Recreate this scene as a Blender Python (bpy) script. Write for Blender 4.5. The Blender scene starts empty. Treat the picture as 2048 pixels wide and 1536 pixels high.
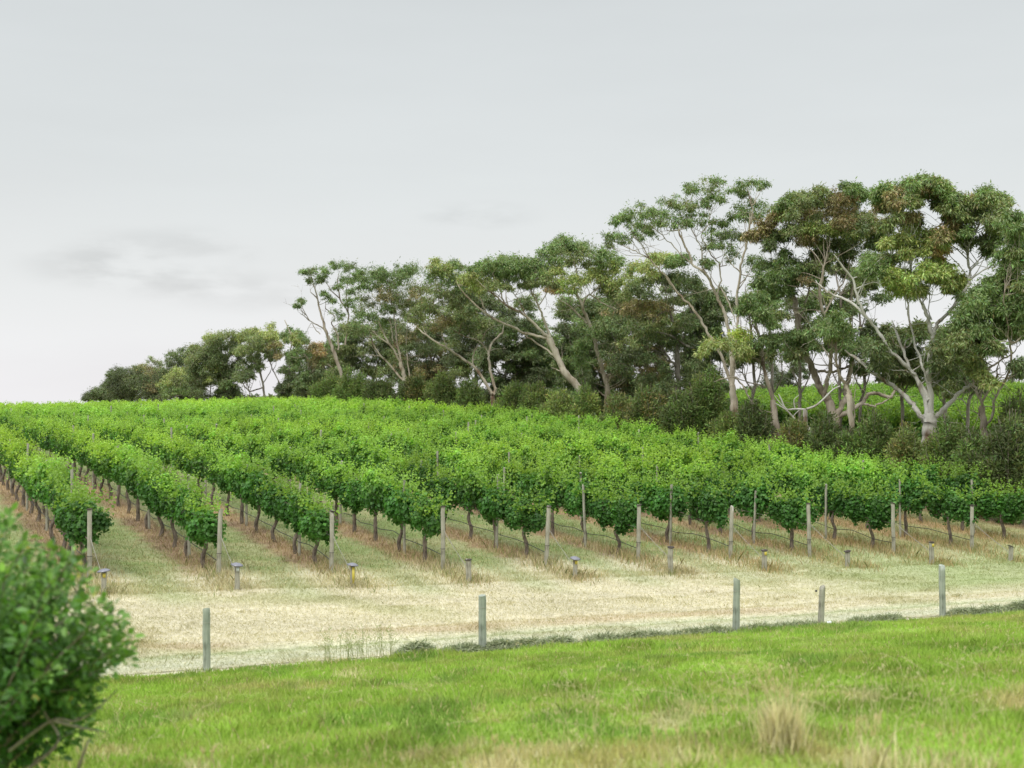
import bpy, math, random
import numpy as np
from mathutils import Vector, Matrix
# ------------------------------------------------------------------ camera, sky, sun
scene = bpy.context.scene
COL = scene.collection
CZ = 5.0            # camera height above the mown headland
F = 2844.4          # focal length in photo pixels (50 mm on 36 mm)
HY = 800.0          # photo row of the horizon
cam_d = bpy.data.cameras.new('camera'); cam = bpy.data.objects.new('camera', cam_d); COL.objects.link(cam)
cam_d.lens = 50; cam_d.sensor_width = 36; cam_d.clip_end = 6000; cam_d.clip_start = 0.2
cam.location = (0, 0, CZ); cam.rotation_euler = (math.radians(90 + 0.645), 0, 0)
cam_d.dof.use_dof = True; cam_d.dof.focus_distance = 48; cam_d.dof.aperture_fstop = 1.6
scene.camera = cam
scene.view_settings.view_transform = 'Standard'; scene.view_settings.look = 'None'
scene.view_settings.exposure = 0.28; scene.view_settings.gamma = 1
scene.render.engine = 'CYCLES'
scene.cycles.max_bounces = 6; scene.cycles.transparent_max_bounces = 4
scene.cycles.diffuse_bounces = 4; scene.cycles.transmission_bounces = 4
SUN_EL, SUN_AZ = math.radians(52), math.radians(-150)   # azimuth from +Y clockwise
world = bpy.data.worlds.new('World'); scene.world = world; world.use_nodes = True
wt = world.node_tree; wn = wt.nodes; wl = wt.links; wn.clear()
def N(t, typ, **kw):
    n = t.nodes.new(typ)
    for k, v in kw.items(): setattr(n, k, v)
    return n
def build_world():
    out = N(wt, 'ShaderNodeOutputWorld'); mixs = N(wt, 'ShaderNodeMixShader'); mixs.inputs[0].default_value = 0.92
    b1 = N(wt, 'ShaderNodeBackground'); b1.inputs[1].default_value = 0.1
    sky = N(wt, 'ShaderNodeTexSky'); sky.sky_type = 'NISHITA'; sky.sun_disc = False
    sky.sun_elevation = SUN_EL; sky.sun_rotation = SUN_AZ; sky.air_density = 1.5; sky.dust_density = 4
    wl.new(sky.outputs[0], b1.inputs[0])
    b2 = N(wt, 'ShaderNodeBackground'); b2.inputs[1].default_value = 1.0
    tc = N(wt, 'ShaderNodeTexCoord'); sp = N(wt, 'ShaderNodeSeparateXYZ'); wl.new(tc.outputs['Generated'], sp.inputs[0])
    # cloud noise, stretched along the horizon
    mp = N(wt, 'ShaderNodeMapping'); mp.inputs['Scale'].default_value = (1.6, 1.6, 8.0); wl.new(tc.outputs['Generated'], mp.inputs[0])
    n1 = N(wt, 'ShaderNodeTexNoise'); n1.inputs['Scale'].default_value = 1.4; n1.inputs['Detail'].default_value = 6; n1.inputs['Roughness'].default_value = .52
    wl.new(mp.outputs[0], n1.inputs[0])
    ramp = N(wt, 'ShaderNodeValToRGB'); cr = ramp.color_ramp
    pts = [(0.0, (.80, .79, .805)), (.045, (.77, .775, .785)), (.09, (.70, .715, .72)), (.16, (.635, .66, .665)), (.28, (.585, .612, .617)), (.45, (1.2, 1.23, 1.25)), (1.0, (1.7, 1.75, 1.8))]
    cr.elements[0].position = pts[0][0]; cr.elements[0].color = pts[0][1] + (1,)
    cr.elements[1].position = 1; cr.elements[1].color = pts[-1][1] + (1,)
    for p, c in pts[1:-1]:
        e = cr.elements.new(p); e.color = c + (1,)
    # gentle warping of the gradient by the cloud noise
    ms = N(wt, 'ShaderNodeMath', operation='SUBTRACT'); wl.new(n1.outputs[0], ms.inputs[0]); ms.inputs[1].default_value = .5
    mm = N(wt, 'ShaderNodeMath', operation='MULTIPLY_ADD'); wl.new(ms.outputs[0], mm.inputs[0]); mm.inputs[1].default_value = .10
    wl.new(sp.outputs[2], mm.inputs[2]); wl.new(mm.outputs[0], ramp.inputs[0])
    br = N(wt, 'ShaderNodeMapRange'); wl.new(n1.outputs[0], br.inputs[0]); br.inputs[1].default_value = .3; br.inputs[2].default_value = .7
    br.inputs[3].default_value = .93; br.inputs[4].default_value = 1.035
    # small darker cloud wisps low over the vineyard
    def wisp(cx, cz, sx, sz, amt, prev, thr=.5):
        v = N(wt, 'ShaderNodeVectorMath', operation='SUBTRACT'); wl.new(tc.outputs['Generated'], v.inputs[0])
        l = math.sqrt(cx*cx + 1 + cz*cz); v.inputs[1].default_value = (cx/l, 1/l, cz/l)
        v2 = N(wt, 'ShaderNodeVectorMath', operation='MULTIPLY'); wl.new(v.outputs[0], v2.inputs[0]); v2.inputs[1].default_value = (1/sx, 1.0, 1/sz)
        ln = N(wt, 'ShaderNodeVectorMath', operation='LENGTH'); wl.new(v2.outputs[0], ln.inputs[0])
        g = N(wt, 'ShaderNodeMapRange', interpolation_type='SMOOTHSTEP'); wl.new(ln.outputs['Value'], g.inputs[0])
        g.inputs[1].default_value = 0.15; g.inputs[2].default_value = 1.0; g.inputs[3].default_value = 1; g.inputs[4].default_value = 0
        mp2 = N(wt, 'ShaderNodeMapping'); mp2.inputs['Scale'].default_value = (13, 13, 42); mp2.inputs['Rotation'].default_value = (0, .12, 0); wl.new(tc.outputs['Generated'], mp2.inputs[0])
        n2 = N(wt, 'ShaderNodeTexNoise'); n2.inputs['Scale'].default_value = 1.5; n2.inputs['Detail'].default_value = 5; wl.new(mp2.outputs[0], n2.inputs[0])
        r2 = N(wt, 'ShaderNodeMapRange', interpolation_type='SMOOTHSTEP'); wl.new(n2.outputs[0], r2.inputs[0]); r2.inputs[1].default_value = thr-.08; r2.inputs[2].default_value = thr+.2
        m = N(wt, 'ShaderNodeMath', operation='MULTIPLY'); wl.new(g.outputs[0], m.inputs[0]); wl.new(r2.outputs[0], m.inputs[1])
        m2 = N(wt, 'ShaderNodeMath', operation='MULTIPLY_ADD'); wl.new(m.outputs[0], m2.inputs[0]); m2.inputs[1].default_value = -amt; m2.inputs[2].default_value = 1
        m3 = N(wt, 'ShaderNodeMath', operation='MULTIPLY'); wl.new(m2.outputs[0], m3.inputs[0]); wl.new(prev, m3.inputs[1])
        return m3.outputs[0]
    p = wisp(-.29, .094, .065, .020, .15, br.outputs[0], .42)
    p = wisp(-.235, .085, .07, .020, .12, p, .42)
    p = wisp(-.235, .108, .10, .018, .10, p, .45)
    p = wisp(-.17, .075, .10, .02, .08, p, .45)
    p = wisp(-.025, .130, .055, .013, .12, p, .42)
    vm = N(wt, 'ShaderNodeVectorMath', operation='SCALE'); wl.new(ramp.outputs[0], vm.inputs[0]); wl.new(p, vm.inputs['Scale'])
    wl.new(vm.outputs[0], b2.inputs[0])
    wl.new(b1.outputs[0], mixs.inputs[1]); wl.new(b2.outputs[0], mixs.inputs[2]); wl.new(mixs.outputs[0], out.inputs[0])
build_world()
sun_d = bpy.data.lights.new('sun', 'SUN'); sun = bpy.data.objects.new('sun', sun_d); COL.objects.link(sun)
sun_d.energy = 1.5; sun_d.angle = math.radians(14); sun_d.color = (1, .98, .94)
sd = Vector((math.sin(SUN_AZ)*math.cos(SUN_EL), math.cos(SUN_AZ)*math.cos(SUN_EL), math.sin(SUN_EL)))
sun.rotation_euler = sd.to_track_quat('Z', 'Y').to_euler()

# ------------------------------------------------------------------ helpers
rng = np.random.default_rng(7); random.seed(7)
def P(px, py, D): return np.array([(px-1024)/F*D, D, CZ-(py-HY)/F*D])
def sstep(a, b, x):
    t = np.clip((np.asarray(x, float)-a)/(b-a), 0, 1); return t*t*(3-2*t)
_perm = rng.random((256, 256))
def vnoise(x, y, s=1.0, o=0):
    x = np.asarray(x, float)/s + 17.3*o; y = np.asarray(y, float)/s + 41.7*o
    xi = np.floor(x).astype(int); yi = np.floor(y).astype(int); fx = x-xi; fy = y-yi
    fx = fx*fx*(3-2*fx); fy = fy*fy*(3-2*fy)
    g = lambda a, b: _perm[a % 256, b % 256]
    return (g(xi, yi)*(1-fx)+g(xi+1, yi)*fx)*(1-fy)+(g(xi, yi+1)*(1-fx)+g(xi+1, yi+1)*fx)*fy
def fbm(x, y, s, o=0, k=3):
    r = 0; a = 1; t = 0
    for i in range(k): r = r+a*vnoise(x, y, s/2**i, o+i*3+1); t += a; a *= .55
    return r/t
class Geo:
    def __init__(s): s.v = []; s.f = []; s.c = []; s.n = 0
    def add(s, V, faces, col=None):
        V = np.asarray(V, float).reshape(-1, 3); faces = np.asarray(faces, int)
        s.v.append(V); s.f.append(faces+s.n); s.n += len(V)
        if col is None: col = (.5, .5, .5)
        col = np.asarray(col, float)
        if col.ndim == 1: col = np.tile(col, (len(faces), 1))
        s.c.append(col)
    def build(s, name, mat, parent=None, smooth=False, colors=True):
        V = np.concatenate(s.v)
        me = bpy.data.meshes.new(name)
        me.vertices.add(len(V)); me.vertices.foreach_set('co', V.astype(np.float32).ravel())
        tot = np.concatenate([np.full(len(f), f.shape[1]) for f in s.f]); li = np.concatenate([f.ravel() for f in s.f])
        me.loops.add(len(li)); me.loops.foreach_set('vertex_index', li.astype(np.int32))
        me.polygons.add(len(tot)); st = np.concatenate([[0], np.cumsum(tot)[:-1]])
        me.polygons.foreach_set('loop_start', st.astype(np.int32)); me.polygons.foreach_set('loop_total', tot.astype(np.int32))
        if smooth: me.polygons.foreach_set('use_smooth', np.ones(len(tot), bool))
        if colors:
            a = me.attributes.new('tint', 'FLOAT_VECTOR', 'FACE'); a.data.foreach_set('vector', np.concatenate(s.c).astype(np.float32).ravel())
        me.update(calc_edges=True); me.validate()
        if mat: me.materials.append(mat)
        o = bpy.data.objects.new(name, me); COL.objects.link(o)
        if parent is not None: o.parent = parent
        return o
def unit(v): return v/(np.linalg.norm(v, axis=-1, keepdims=True)+1e-9)
def tube(g, pts, rad, sides=6, col=None, cap=True, wob=0.0):
    pts = np.asarray(pts, float); n = len(pts); rad = np.broadcast_to(np.asarray(rad, float), (n,))
    tan = unit(np.gradient(pts, axis=0))
    ref = np.array([0, 0, 1.]) if abs(tan[0][2]) < .9 else np.array([1., 0, 0])
    a = unit(np.cross(tan, ref)); b = np.cross(tan, a)
    th = np.arange(sides)*2*math.pi/sides
    R = rad[:, None]*(1+wob*(rng.random((n, sides))-.5))
    V = pts[:, None]+R[..., None]*(np.cos(th)[None, :, None]*a[:, None]+np.sin(th)[None, :, None]*b[:, None])
    i = np.arange(n-1)[:, None]*sides; j = np.arange(sides)[None]; k = (j+1) % sides
    q = np.stack([i+j, i+k, i+sides+k, i+sides+j], -1).reshape(-1, 4)
    g.add(V.reshape(-1, 3), q, col)
    if cap:
        g.add(V[-1], np.arange(sides)[None], col); g.add(V[0], np.arange(sides)[::-1][None], col)
def spline(pts, m=4):
    pts = np.asarray(pts, float)
    if len(pts) < 3: return np.array([pts[0]+(pts[-1]-pts[0])*t for t in np.linspace(0, 1, m+1)])
    q = np.vstack([2*pts[0]-pts[1], pts, 2*pts[-1]-pts[-2]]); out = []
    for i in range(1, len(q)-2):
        for t in np.linspace(0, 1, m, endpoint=False):
            p0, p1, p2, p3 = q[i-1:i+3]
            out.append(.5*((2*p1)+(-p0+p2)*t+(2*p0-5*p1+4*p2-p3)*t*t+(-p0+3*p1-3*p2+p3)*t**3))
    out.append(pts[-1]); return np.array(out)
def randdir(n):
    v = rng.normal(size=(n, 3)); return unit(v)
def leaves(g, c, d, nrm, L, W, col, fold=.12):
    """folded leaf: two triangles on either side of the midrib"""
    d = unit(d); s = unit(np.cross(d, nrm)); n = np.cross(s, d); L = np.asarray(L)[:, None]; W = np.asarray(W)[:, None]
    v0 = c; v1 = c+d*L*.42+s*W*.5+n*W*fold*2; v2 = c+d*L; v3 = c+d*L*.42-s*W*.5+n*W*fold*2
    V = np.stack([v0, v1, v2, v3], 1).reshape(-1, 3); b = np.arange(len(c))[:, None]*4
    f = np.concatenate([b+[0, 1, 2], b+[0, 2, 3]], 1).reshape(-1, 3)
    g.add(V, f, np.repeat(np.asarray(col), 2, 0))
def leaves6(g, c, d, nrm, L, W, col):
    d = unit(d); s = unit(np.cross(d, nrm)); n = np.cross(s, d); L = L[:, None]; W = W[:, None]
    V = np.stack([c, c+d*L*.28+s*W*.42+n*W*.14, c+d*L*.66+s*W*.40+n*W*.12-n*L*.04, c+d*L-n*L*.18, c+d*L*.66-s*W*.40+n*W*.12-n*L*.04, c+d*L*.28-s*W*.42+n*W*.14], 1).reshape(-1, 3)
    b = np.arange(len(c))[:, None]*6
    g.add(V, np.concatenate([b+[0, 1, 2, 3], b+[0, 3, 4, 5]], 1).reshape(-1, 4), np.repeat(col, 2, 0))
def blades(g, x, y, z, h, w, lean, col):
    n = len(x); th = rng.random(n)*2*math.pi; s = np.stack([np.cos(th), np.sin(th), 0*th], 1)*np.asarray(w)[:, None]*.5
    la = rng.random(n)*2*math.pi; lv = np.stack([np.cos(la), np.sin(la), 0*la], 1)*(np.asarray(lean)*h)[:, None]
    c = np.stack([x, y, z-.01], 1); up = np.zeros((n, 3)); up[:, 2] = h
    V = np.stack([c-s, c+s, c+s*.7+up*.6+lv*.4, c+up+lv, c-s*.7+up*.6+lv*.4], 1).reshape(-1, 3); b = np.arange(n)[:, None]*5
    g.add(V, b+[0, 1, 2, 3, 4], col)
def tag(o, label=None, cat=None, group=None, kind=None):
    if label: o['label'] = label
    if cat: o['category'] = cat
    if group: o['group'] = group
    if kind: o['kind'] = kind
    return o
def empty(name, loc, rz=0):
    o = bpy.data.objects.new(name, None); COL.objects.link(o); o.location = [float(t) for t in loc]; o.rotation_euler = (0, 0, rz); o.empty_display_size = .3
    return o
def copy_tree(o, parent=None, kids=None):
    c = o.copy(); COL.objects.link(c); c.parent = parent
    for ch in o.children: copy_tree(ch, c)
    return c
ORD = 'first second third fourth fifth sixth seventh eighth ninth tenth eleventh twelfth thirteenth fourteenth fifteenth sixteenth seventeenth eighteenth nineteenth twentieth'.split()
def ordn(i):
    if i < 20: return ORD[i]
    t = (i+1)//10; u = (i+1) % 10
    tens = {2: 'twent', 3: 'thirt', 4: 'fort', 5: 'fift', 6: 'sixt', 7: 'sevent'}[t]
    return tens+'ieth' if u == 0 else tens+'y-'+ORD[u-1]

# ------------------------------------------------------------------ materials
def newmat(name):
    m = bpy.data.materials.new(name); m.use_nodes = True; m.node_tree.nodes.clear(); return m, m.node_tree
def leaf_mat(name, gain=(1, 1, 1), trans=.35, rough=.55, spec=.3, yellow=None, rnd=.25, pos=.35, pscale=.25):
    m, t = newmat(name); L = t.links
    out = N(t, 'ShaderNodeOutputMaterial'); at = N(t, 'ShaderNodeAttribute', attribute_name='tint')
    oi = N(t, 'ShaderNodeObjectInfo'); ge = N(t, 'ShaderNodeNewGeometry')
    no = N(t, 'ShaderNodeTexNoise'); no.inputs['Scale'].default_value = pscale; no.inputs['Detail'].default_value = 2; L.new(ge.outputs['Position'], no.inputs[0])
    # brightness = 1 + rnd*(random-.5) + pos*(noise-.5)
    a = N(t, 'ShaderNodeMath', operation='MULTIPLY_ADD'); L.new(oi.outputs['Random'], a.inputs[0]); a.inputs[1].default_value = rnd; a.inputs[2].default_value = 1-rnd/2-pos/2
    b = N(t, 'ShaderNodeMath', operation='MULTIPLY_ADD'); L.new(no.outputs[0], b.inputs[0]); b.inputs[1].default_value = pos; L.new(a.outputs[0], b.inputs[2])
    v = N(t, 'ShaderNodeVectorMath', operation='SCALE'); L.new(at.outputs['Vector'], v.inputs[0]); L.new(b.outputs[0], v.inputs['Scale'])
    g = N(t, 'ShaderNodeVectorMath', operation='MULTIPLY'); L.new(v.outputs[0], g.inputs[0]); g.inputs[1].default_value = gain
    col = g.outputs[0]
    if yellow:
        n2 = N(t, 'ShaderNodeTexNoise'); n2.inputs['Scale'].default_value = yellow[1]; n2.inputs['Detail'].default_value = 3; L.new(ge.outputs['Position'], n2.inputs[0])
        r = N(t, 'ShaderNodeMapRange', interpolation_type='SMOOTHSTEP'); L.new(n2.outputs[0], r.inputs[0]); r.inputs[1].default_value = .4; r.inputs[2].default_value = .65
        mx = N(t, 'ShaderNodeMix', data_type='RGBA', blend_type='MULTIPLY'); L.new(r.outputs[0], mx.inputs[0]); L.new(col, mx.inputs[6]); mx.inputs[7].default_value = yellow[0]+(1,)
        col = mx.outputs[2]
    df = N(t, 'ShaderNodeBsdfPrincipled'); df.inputs['Roughness'].default_value = rough; df.inputs['Specular IOR Level'].default_value = spec; L.new(col, df.inputs['Base Color'])
    tr = N(t, 'ShaderNodeBsdfTranslucent')
    tv = N(t, 'ShaderNodeVectorMath', operation='MULTIPLY'); L.new(col, tv.inputs[0]); tv.inputs[1].default_value = (1.25, 1.3, .7); L.new(tv.outputs[0], tr.inputs[0])
    mi = N(t, 'ShaderNodeMixShader'); mi.inputs[0].default_value = trans; L.new(df.outputs[0], mi.inputs[1]); L.new(tr.outputs[0], mi.inputs[2]); L.new(mi.outputs[0], out.inputs[0])
    return m
def bark_mat(name, base, dark, light, scale=5, stretch=.25, bump=.4, coords='Object', rough=.85):
    m, t = newmat(name); L = t.links
    out = N(t, 'ShaderNodeOutputMaterial'); tc = N(t, 'ShaderNodeTexCoord')
    mp = N(t, 'ShaderNodeMapping'); mp.inputs['Scale'].default_value = (1, 1, stretch); L.new(tc.outputs[coords], mp.inputs[0])
    n1 = N(t, 'ShaderNodeTexNoise'); n1.inputs['Scale'].default_value = scale; n1.inputs['Detail'].default_value = 5; n1.inputs['Roughness'].default_value = .62; L.new(mp.outputs[0], n1.inputs[0])
    n2 = N(t, 'ShaderNodeTexNoise'); n2.inputs['Scale'].default_value = scale*.22; n2.inputs['Detail'].default_value = 4; L.new(tc.outputs[coords], n2.inputs[0])
    ad = N(t, 'ShaderNodeMath', operation='ADD'); L.new(n1.outputs[0], ad.inputs[0]); L.new(n2.outputs[0], ad.inputs[1])
    hf = N(t, 'ShaderNodeMath', operation='MULTIPLY'); L.new(ad.outputs[0], hf.inputs[0]); hf.inputs[1].default_value = .5
    r = N(t, 'ShaderNodeValToRGB'); L.new(hf.outputs[0], r.inputs[0]); cr = r.color_ramp
    cr.elements[0].position = .38; cr.elements[0].color = dark+(1,); cr.elements[1].position = .62; cr.elements[1].color = light+(1,)
    e = cr.elements.new(.47); e.color = base+(1,)
    bs = N(t, 'ShaderNodeBsdfPrincipled'); bs.inputs['Roughness'].default_value = rough; bs.inputs['Specular IOR Level'].default_value = .2
    L.new(r.outputs[0], bs.inputs['Base Color'])
    bp = N(t, 'ShaderNodeBump'); bp.inputs['Strength'].default_value = bump; bp.inputs['Distance'].default_value = .03; L.new(n1.outputs[0], bp.inputs['Height']); L.new(bp.outputs[0], bs.inputs['Normal'])
    L.new(bs.outputs[0], out.inputs[0]); return m
def plain_mat(name, c, rough=.6, metal=0, var=.15, scale=30):
    m, t = newmat(name); L = t.links
    out = N(t, 'ShaderNodeOutputMaterial'); tc = N(t, 'ShaderNodeTexCoord'); n1 = N(t, 'ShaderNodeTexNoise'); n1.inputs['Scale'].default_value = scale; n1.inputs['Detail'].default_value = 4; L.new(tc.outputs['Object'], n1.inputs[0])
    r = N(t, 'ShaderNodeMapRange'); L.new(n1.outputs[0], r.inputs[0]); r.inputs[3].default_value = 1-var*1.5; r.inputs[4].default_value = 1+var*1.5
    v = N(t, 'ShaderNodeVectorMath', operation='SCALE'); v.inputs[0].default_value = c; L.new(r.outputs[0], v.inputs['Scale'])
    bs = N(t, 'ShaderNodeBsdfPrincipled'); bs.inputs['Roughness'].default_value = rough; bs.inputs['Metallic'].default_value = metal; L.new(v.outputs[0], bs.inputs['Base Color']); L.new(bs.outputs[0], out.inputs[0]); return m
M = {
 'vine': leaf_mat('vine_leaf', gain=(1.08, 1.12, 1.15), trans=.42, rough=.5, spec=.35, yellow=((1.16, 1.04, .84), .05), rnd=.3, pos=.6, pscale=.5),
 'gum': leaf_mat('gum_leaf', gain=(1.42, 1.44, 1.60), trans=.25, rough=.5, spec=.35, rnd=.2, pos=.5, pscale=.5),
 'shrubleaf': leaf_mat('shrub_leaf', gain=(1.25, 1.35, 1.15), trans=.25, rough=.6, rnd=.2, pos=.6, pscale=.8),
 'front': leaf_mat('front_leaf', trans=.3, rough=.45, spec=.4, rnd=0, pos=.5, pscale=1.5),
 'grass': leaf_mat('grass_blade', trans=.3, rough=.7, spec=.15, rnd=0, pos=.2, pscale=.6),
 'dry': leaf_mat('dry_blade', trans=.2, rough=.85, spec=.1, rnd=0, pos=.2, pscale=.6),
 'white': bark_mat('bark_white', (.44, .42, .37), (.17, .115, .075), (.62, .61, .57), 2.6, .18),
 'cream': bark_mat('bark_cream', (.36, .31, .23), (.15, .095, .06), (.54, .49, .40), 2.8, .18),
 'tan': bark_mat('bark_tan', (.27, .225, .17), (.12, .09, .065), (.44, .39, .32), 3.5, .18),
 'grey': bark_mat('bark_grey', (.22, .19, .16), (.10, .08, .06), (.38, .35, .30), 4, .2),
 'red': bark_mat('bark_red', (.26, .14, .08), (.14, .07, .04), (.36, .25, .16), 4, .2),
 'vtrunk': bark_mat('vine_bark', (.13, .105, .082), (.06, .048, .038), (.24, .20, .16), 22, .3, .8),
 'post': bark_mat('post_wood', (.30, .29, .23), (.16, .15, .115), (.40, .385, .32), 14, .12, .5),
 'fpost': bark_mat('fence_wood', (.27, .30, .25), (.15, .165, .13), (.38, .41, .34), 14, .10, .5),
 'twig': bark_mat('twig_bark', (.20, .17, .13), (.10, .08, .06), (.32, .29, .24), 20, .3),
 'cap': plain_mat('cap_steel', (.22, .22, .25), .45, .6, .2),
 'rust': plain_mat('cap_rust', (.05, .038, .03), .8, .2, .3),
 'yellow': plain_mat('tag_yellow', (.50, .42, .06), .5, 0, .1), 'tagw': plain_mat('tag_white', (.55, .6, .6), .5, 0, .1),
 'black': plain_mat('drip_black', (.02, .02, .02), .5, 0, .1), 'wire': plain_mat('wire_steel', (.35, .33, .28), .5, .5, .1),
 'litter': plain_mat('litter_white', (.7, .72, .74), .5, 0, .1),
}

# ------------------------------------------------------------------ the lie of the land
TH = math.radians(24.1); RX, RY = -math.sin(TH), math.cos(TH)       # row direction
PX, PY = math.cos(TH), math.sin(TH)                                  # across the rows
_kd = [0, 36, 45, 57, 70, 81, 95, 120, 160, 300, 600, 3000]
_kz = [-4.95, -4.80, -4.55, -4.0, -3.55, -3.15, -2.55, -1.9, -1.8, -3.2, -9, -30]
def gz(x, y):
    x = np.asarray(x, float); y = np.asarray(y, float)
    t = y-.42*x
    near = -1.55-.120*t; near = np.maximum(near, -4.95); near = np.where(t < -3, -1.2, near)
    far = np.interp(y, _kd, _kz) - .034*np.clip(x, -14, 22)*(1-sstep(48, 85, y)) + 0.95*sstep(14, 36, x)*sstep(88, 128, y)*(1-sstep(150, 400, y))
    far = far - .75*sstep(-8, -48, x)*sstep(70, 112, y)
    w = sstep(28.2, 40, t)
    z = near*(1-w)+far*w
    z = z-.05*(np.exp(-((t-30.3)/.22)**2)+np.exp(-((t-32.0)/.22)**2)+.6*np.exp(-((t-34.6)/.25)**2))*(.5+vnoise(x, y, 3, 3))
    z = z+(fbm(x, y, .45, 12)-.5)*.06*sstep(28.2, 29, t)*(1-sstep(60, 80, y))
    z = z+(fbm(x, y, 9, 5)-.5)*.18*sstep(27, 40, t)+(fbm(x, y, 1.6, 9)-.5)*.10*(1-sstep(24, 28, t))+(fbm(x, y, .7, 2)-.5)*.03
    return z+CZ
def end_D(u): return 40/(1-.45*u)
C0, CS = 4.83, 3.13
ROWS = []
for k in range(11):
    c = C0+CS*k
    u = -.3
    for _ in range(40):
        u = (c/end_D(u)-.408)/.913
    D = end_D(u); ROWS.append((c, u*D, D))
def belt_D(u, c=42): return np.minimum(c/np.maximum(.8*u+.42, .02), 255)
def rowdist(x, y):
    c = PX*x+PY*y; k = (c-C0)/CS; return np.abs(k-np.round(k))*CS, np.round(k), c
def groundcol(x, y):
    """natural colour of the turf, straw and litter at a place"""
    x = np.asarray(x, float); y = np.asarray(y, float); t = y-.42*x; te = y-.45*x
    def C(*c): return np.array(c)[None, :]
    n1 = fbm(x, y, 2.4, 1)[:, None]; n2 = fbm(x*.35, y, 1.1, 4)[:, None]; n3 = fbm(x, y, .5, 7, 2)[:, None]
    green = C(.265, .39, .07)*(.78+.44*n1); green = green*(1-.35*sstep(.5, .75, n3))+C(.34, .30, .12)*.35*sstep(.5, .75, n3)
    dry = C(.46, .38, .20)
    nb = fbm(x, y*.6, 1.5, 11)[:, None]
    low = (1-sstep(10.5, 13.5, (y-.05*x)))[:, None]
    pt = (sstep(.64, .72, fbm(x*1.2, y*.5, .75, 33)))[:, None]; green = green+(C(.50, .44, .26)-green)*pt*(.15+.55*(1-sstep(14, 19, y))[:, None])
    dkp = sstep(.60, .70, fbm(x*1.1, y*.45, .9, 36))[:, None]; green = green*(1-.20*dkp)
    green = green+(dry-green)*np.clip(sstep(.6, .8, nb)*.40+low*sstep(.5, .75, nb)*.35, 0, 1)
    straw = C(.575, .53, .375)*(.86+.28*n2)
    sg = sstep(.56, .78, fbm(x*.55, y, 1.7, 15))[:, None]; straw = straw+(C(.36, .36, .17)-straw)*sg*.55
    so = (sstep(.5, .7, fbm(x*.25, y, 1.3, 21))*np.exp(-((t-31.2-.02*x)/.8)**2))[:, None]; straw = straw+(C(.44, .33, .20)-straw)*so*.45
    # wheel lines of the mower along the fence
    pale = np.exp(-((t-29.3+.3*vnoise(x, y, 5))/.55)**2)[:, None]; straw = straw+(C(.49, .50, .36)-straw)*pale*.9
    gr = np.exp(-((t-30.3+.4*vnoise(x, y, 4, 2))/.40)**2)[:, None]; straw = straw+(C(.38, .45, .27)-straw)*gr*.6
    rgt = sstep(5, 13, x)[:, None]*sstep(31, 34, t)[:, None]; straw = straw+(C(.33, .39, .18)-straw)*np.clip(rgt*.75*(.5+n1), 0, 1)
    # vineyard floor
    rd, rk, c = rowdist(x, y); rd = rd[:, None]
    inter = C(.20, .26, .09)*(.75+.5*n1); inter = inter+(C(.42, .38, .22)-inter)*np.clip(sstep(.4, .75, n2)*.5+.08, 0, 1)
    track = (np.exp(-((rd-.85)/.16)**2))*(1-sstep(50, 80, y))[:, None]; inter = inter+(C(.42, .42, .24)-inter)*track*.35
    under = C(.27, .19, .12)*(.7+.6*n3); under = under+(C(.46, .33, .18)-under)*sstep(.4, .7, n1)*.6
    og = sstep(8, 14, x)[:, None]; under = under+(C(.42, .30, .15)-under)*og*.7; inter = inter+(C(.40, .33, .17)-inter)*og*.4
    vy = inter+(under-inter)*(1-sstep(.35, .75, rd+.5*(n3-.5)))
    vin = (te+2.3*(n2[:, 0]-.5)-(1.5*np.exp(-(rd[:, 0]/.6)**2)))
    a = sstep(38.0, 41.5, vin+1.3*np.exp(-((rd[:, 0]-1.5)/.5)**2)-1.0+1.2*np.exp(-(rd[:, 0]/.5)**2))[:, None]
    pg = (np.exp(-((rd-1.5)/.55)**2))*(sstep(35, 37, te)*(1-sstep(39, 42, te)))[:, None]; straw = straw+(C(.38, .42, .23)-straw)*pg*.6
    bank = (1-sstep(28.05, 28.35, t+.35*(fbm(x, y, .8, 30)-.5)))[:, None]
    col = straw*(1-a)+vy*a
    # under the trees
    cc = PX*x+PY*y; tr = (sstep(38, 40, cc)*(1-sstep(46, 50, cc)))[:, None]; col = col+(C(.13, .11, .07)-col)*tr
    far = (sstep(48, 52, cc))[:, None]; col = col+(C(.16, .24, .06)-col)*far
    return np.clip(col*(1-bank)+green*bank, .01, .9)
def ax(*seg):
    out = []
    for a, b, s in seg: out += list(np.arange(a, b, s))
    return np.array(out)
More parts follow.
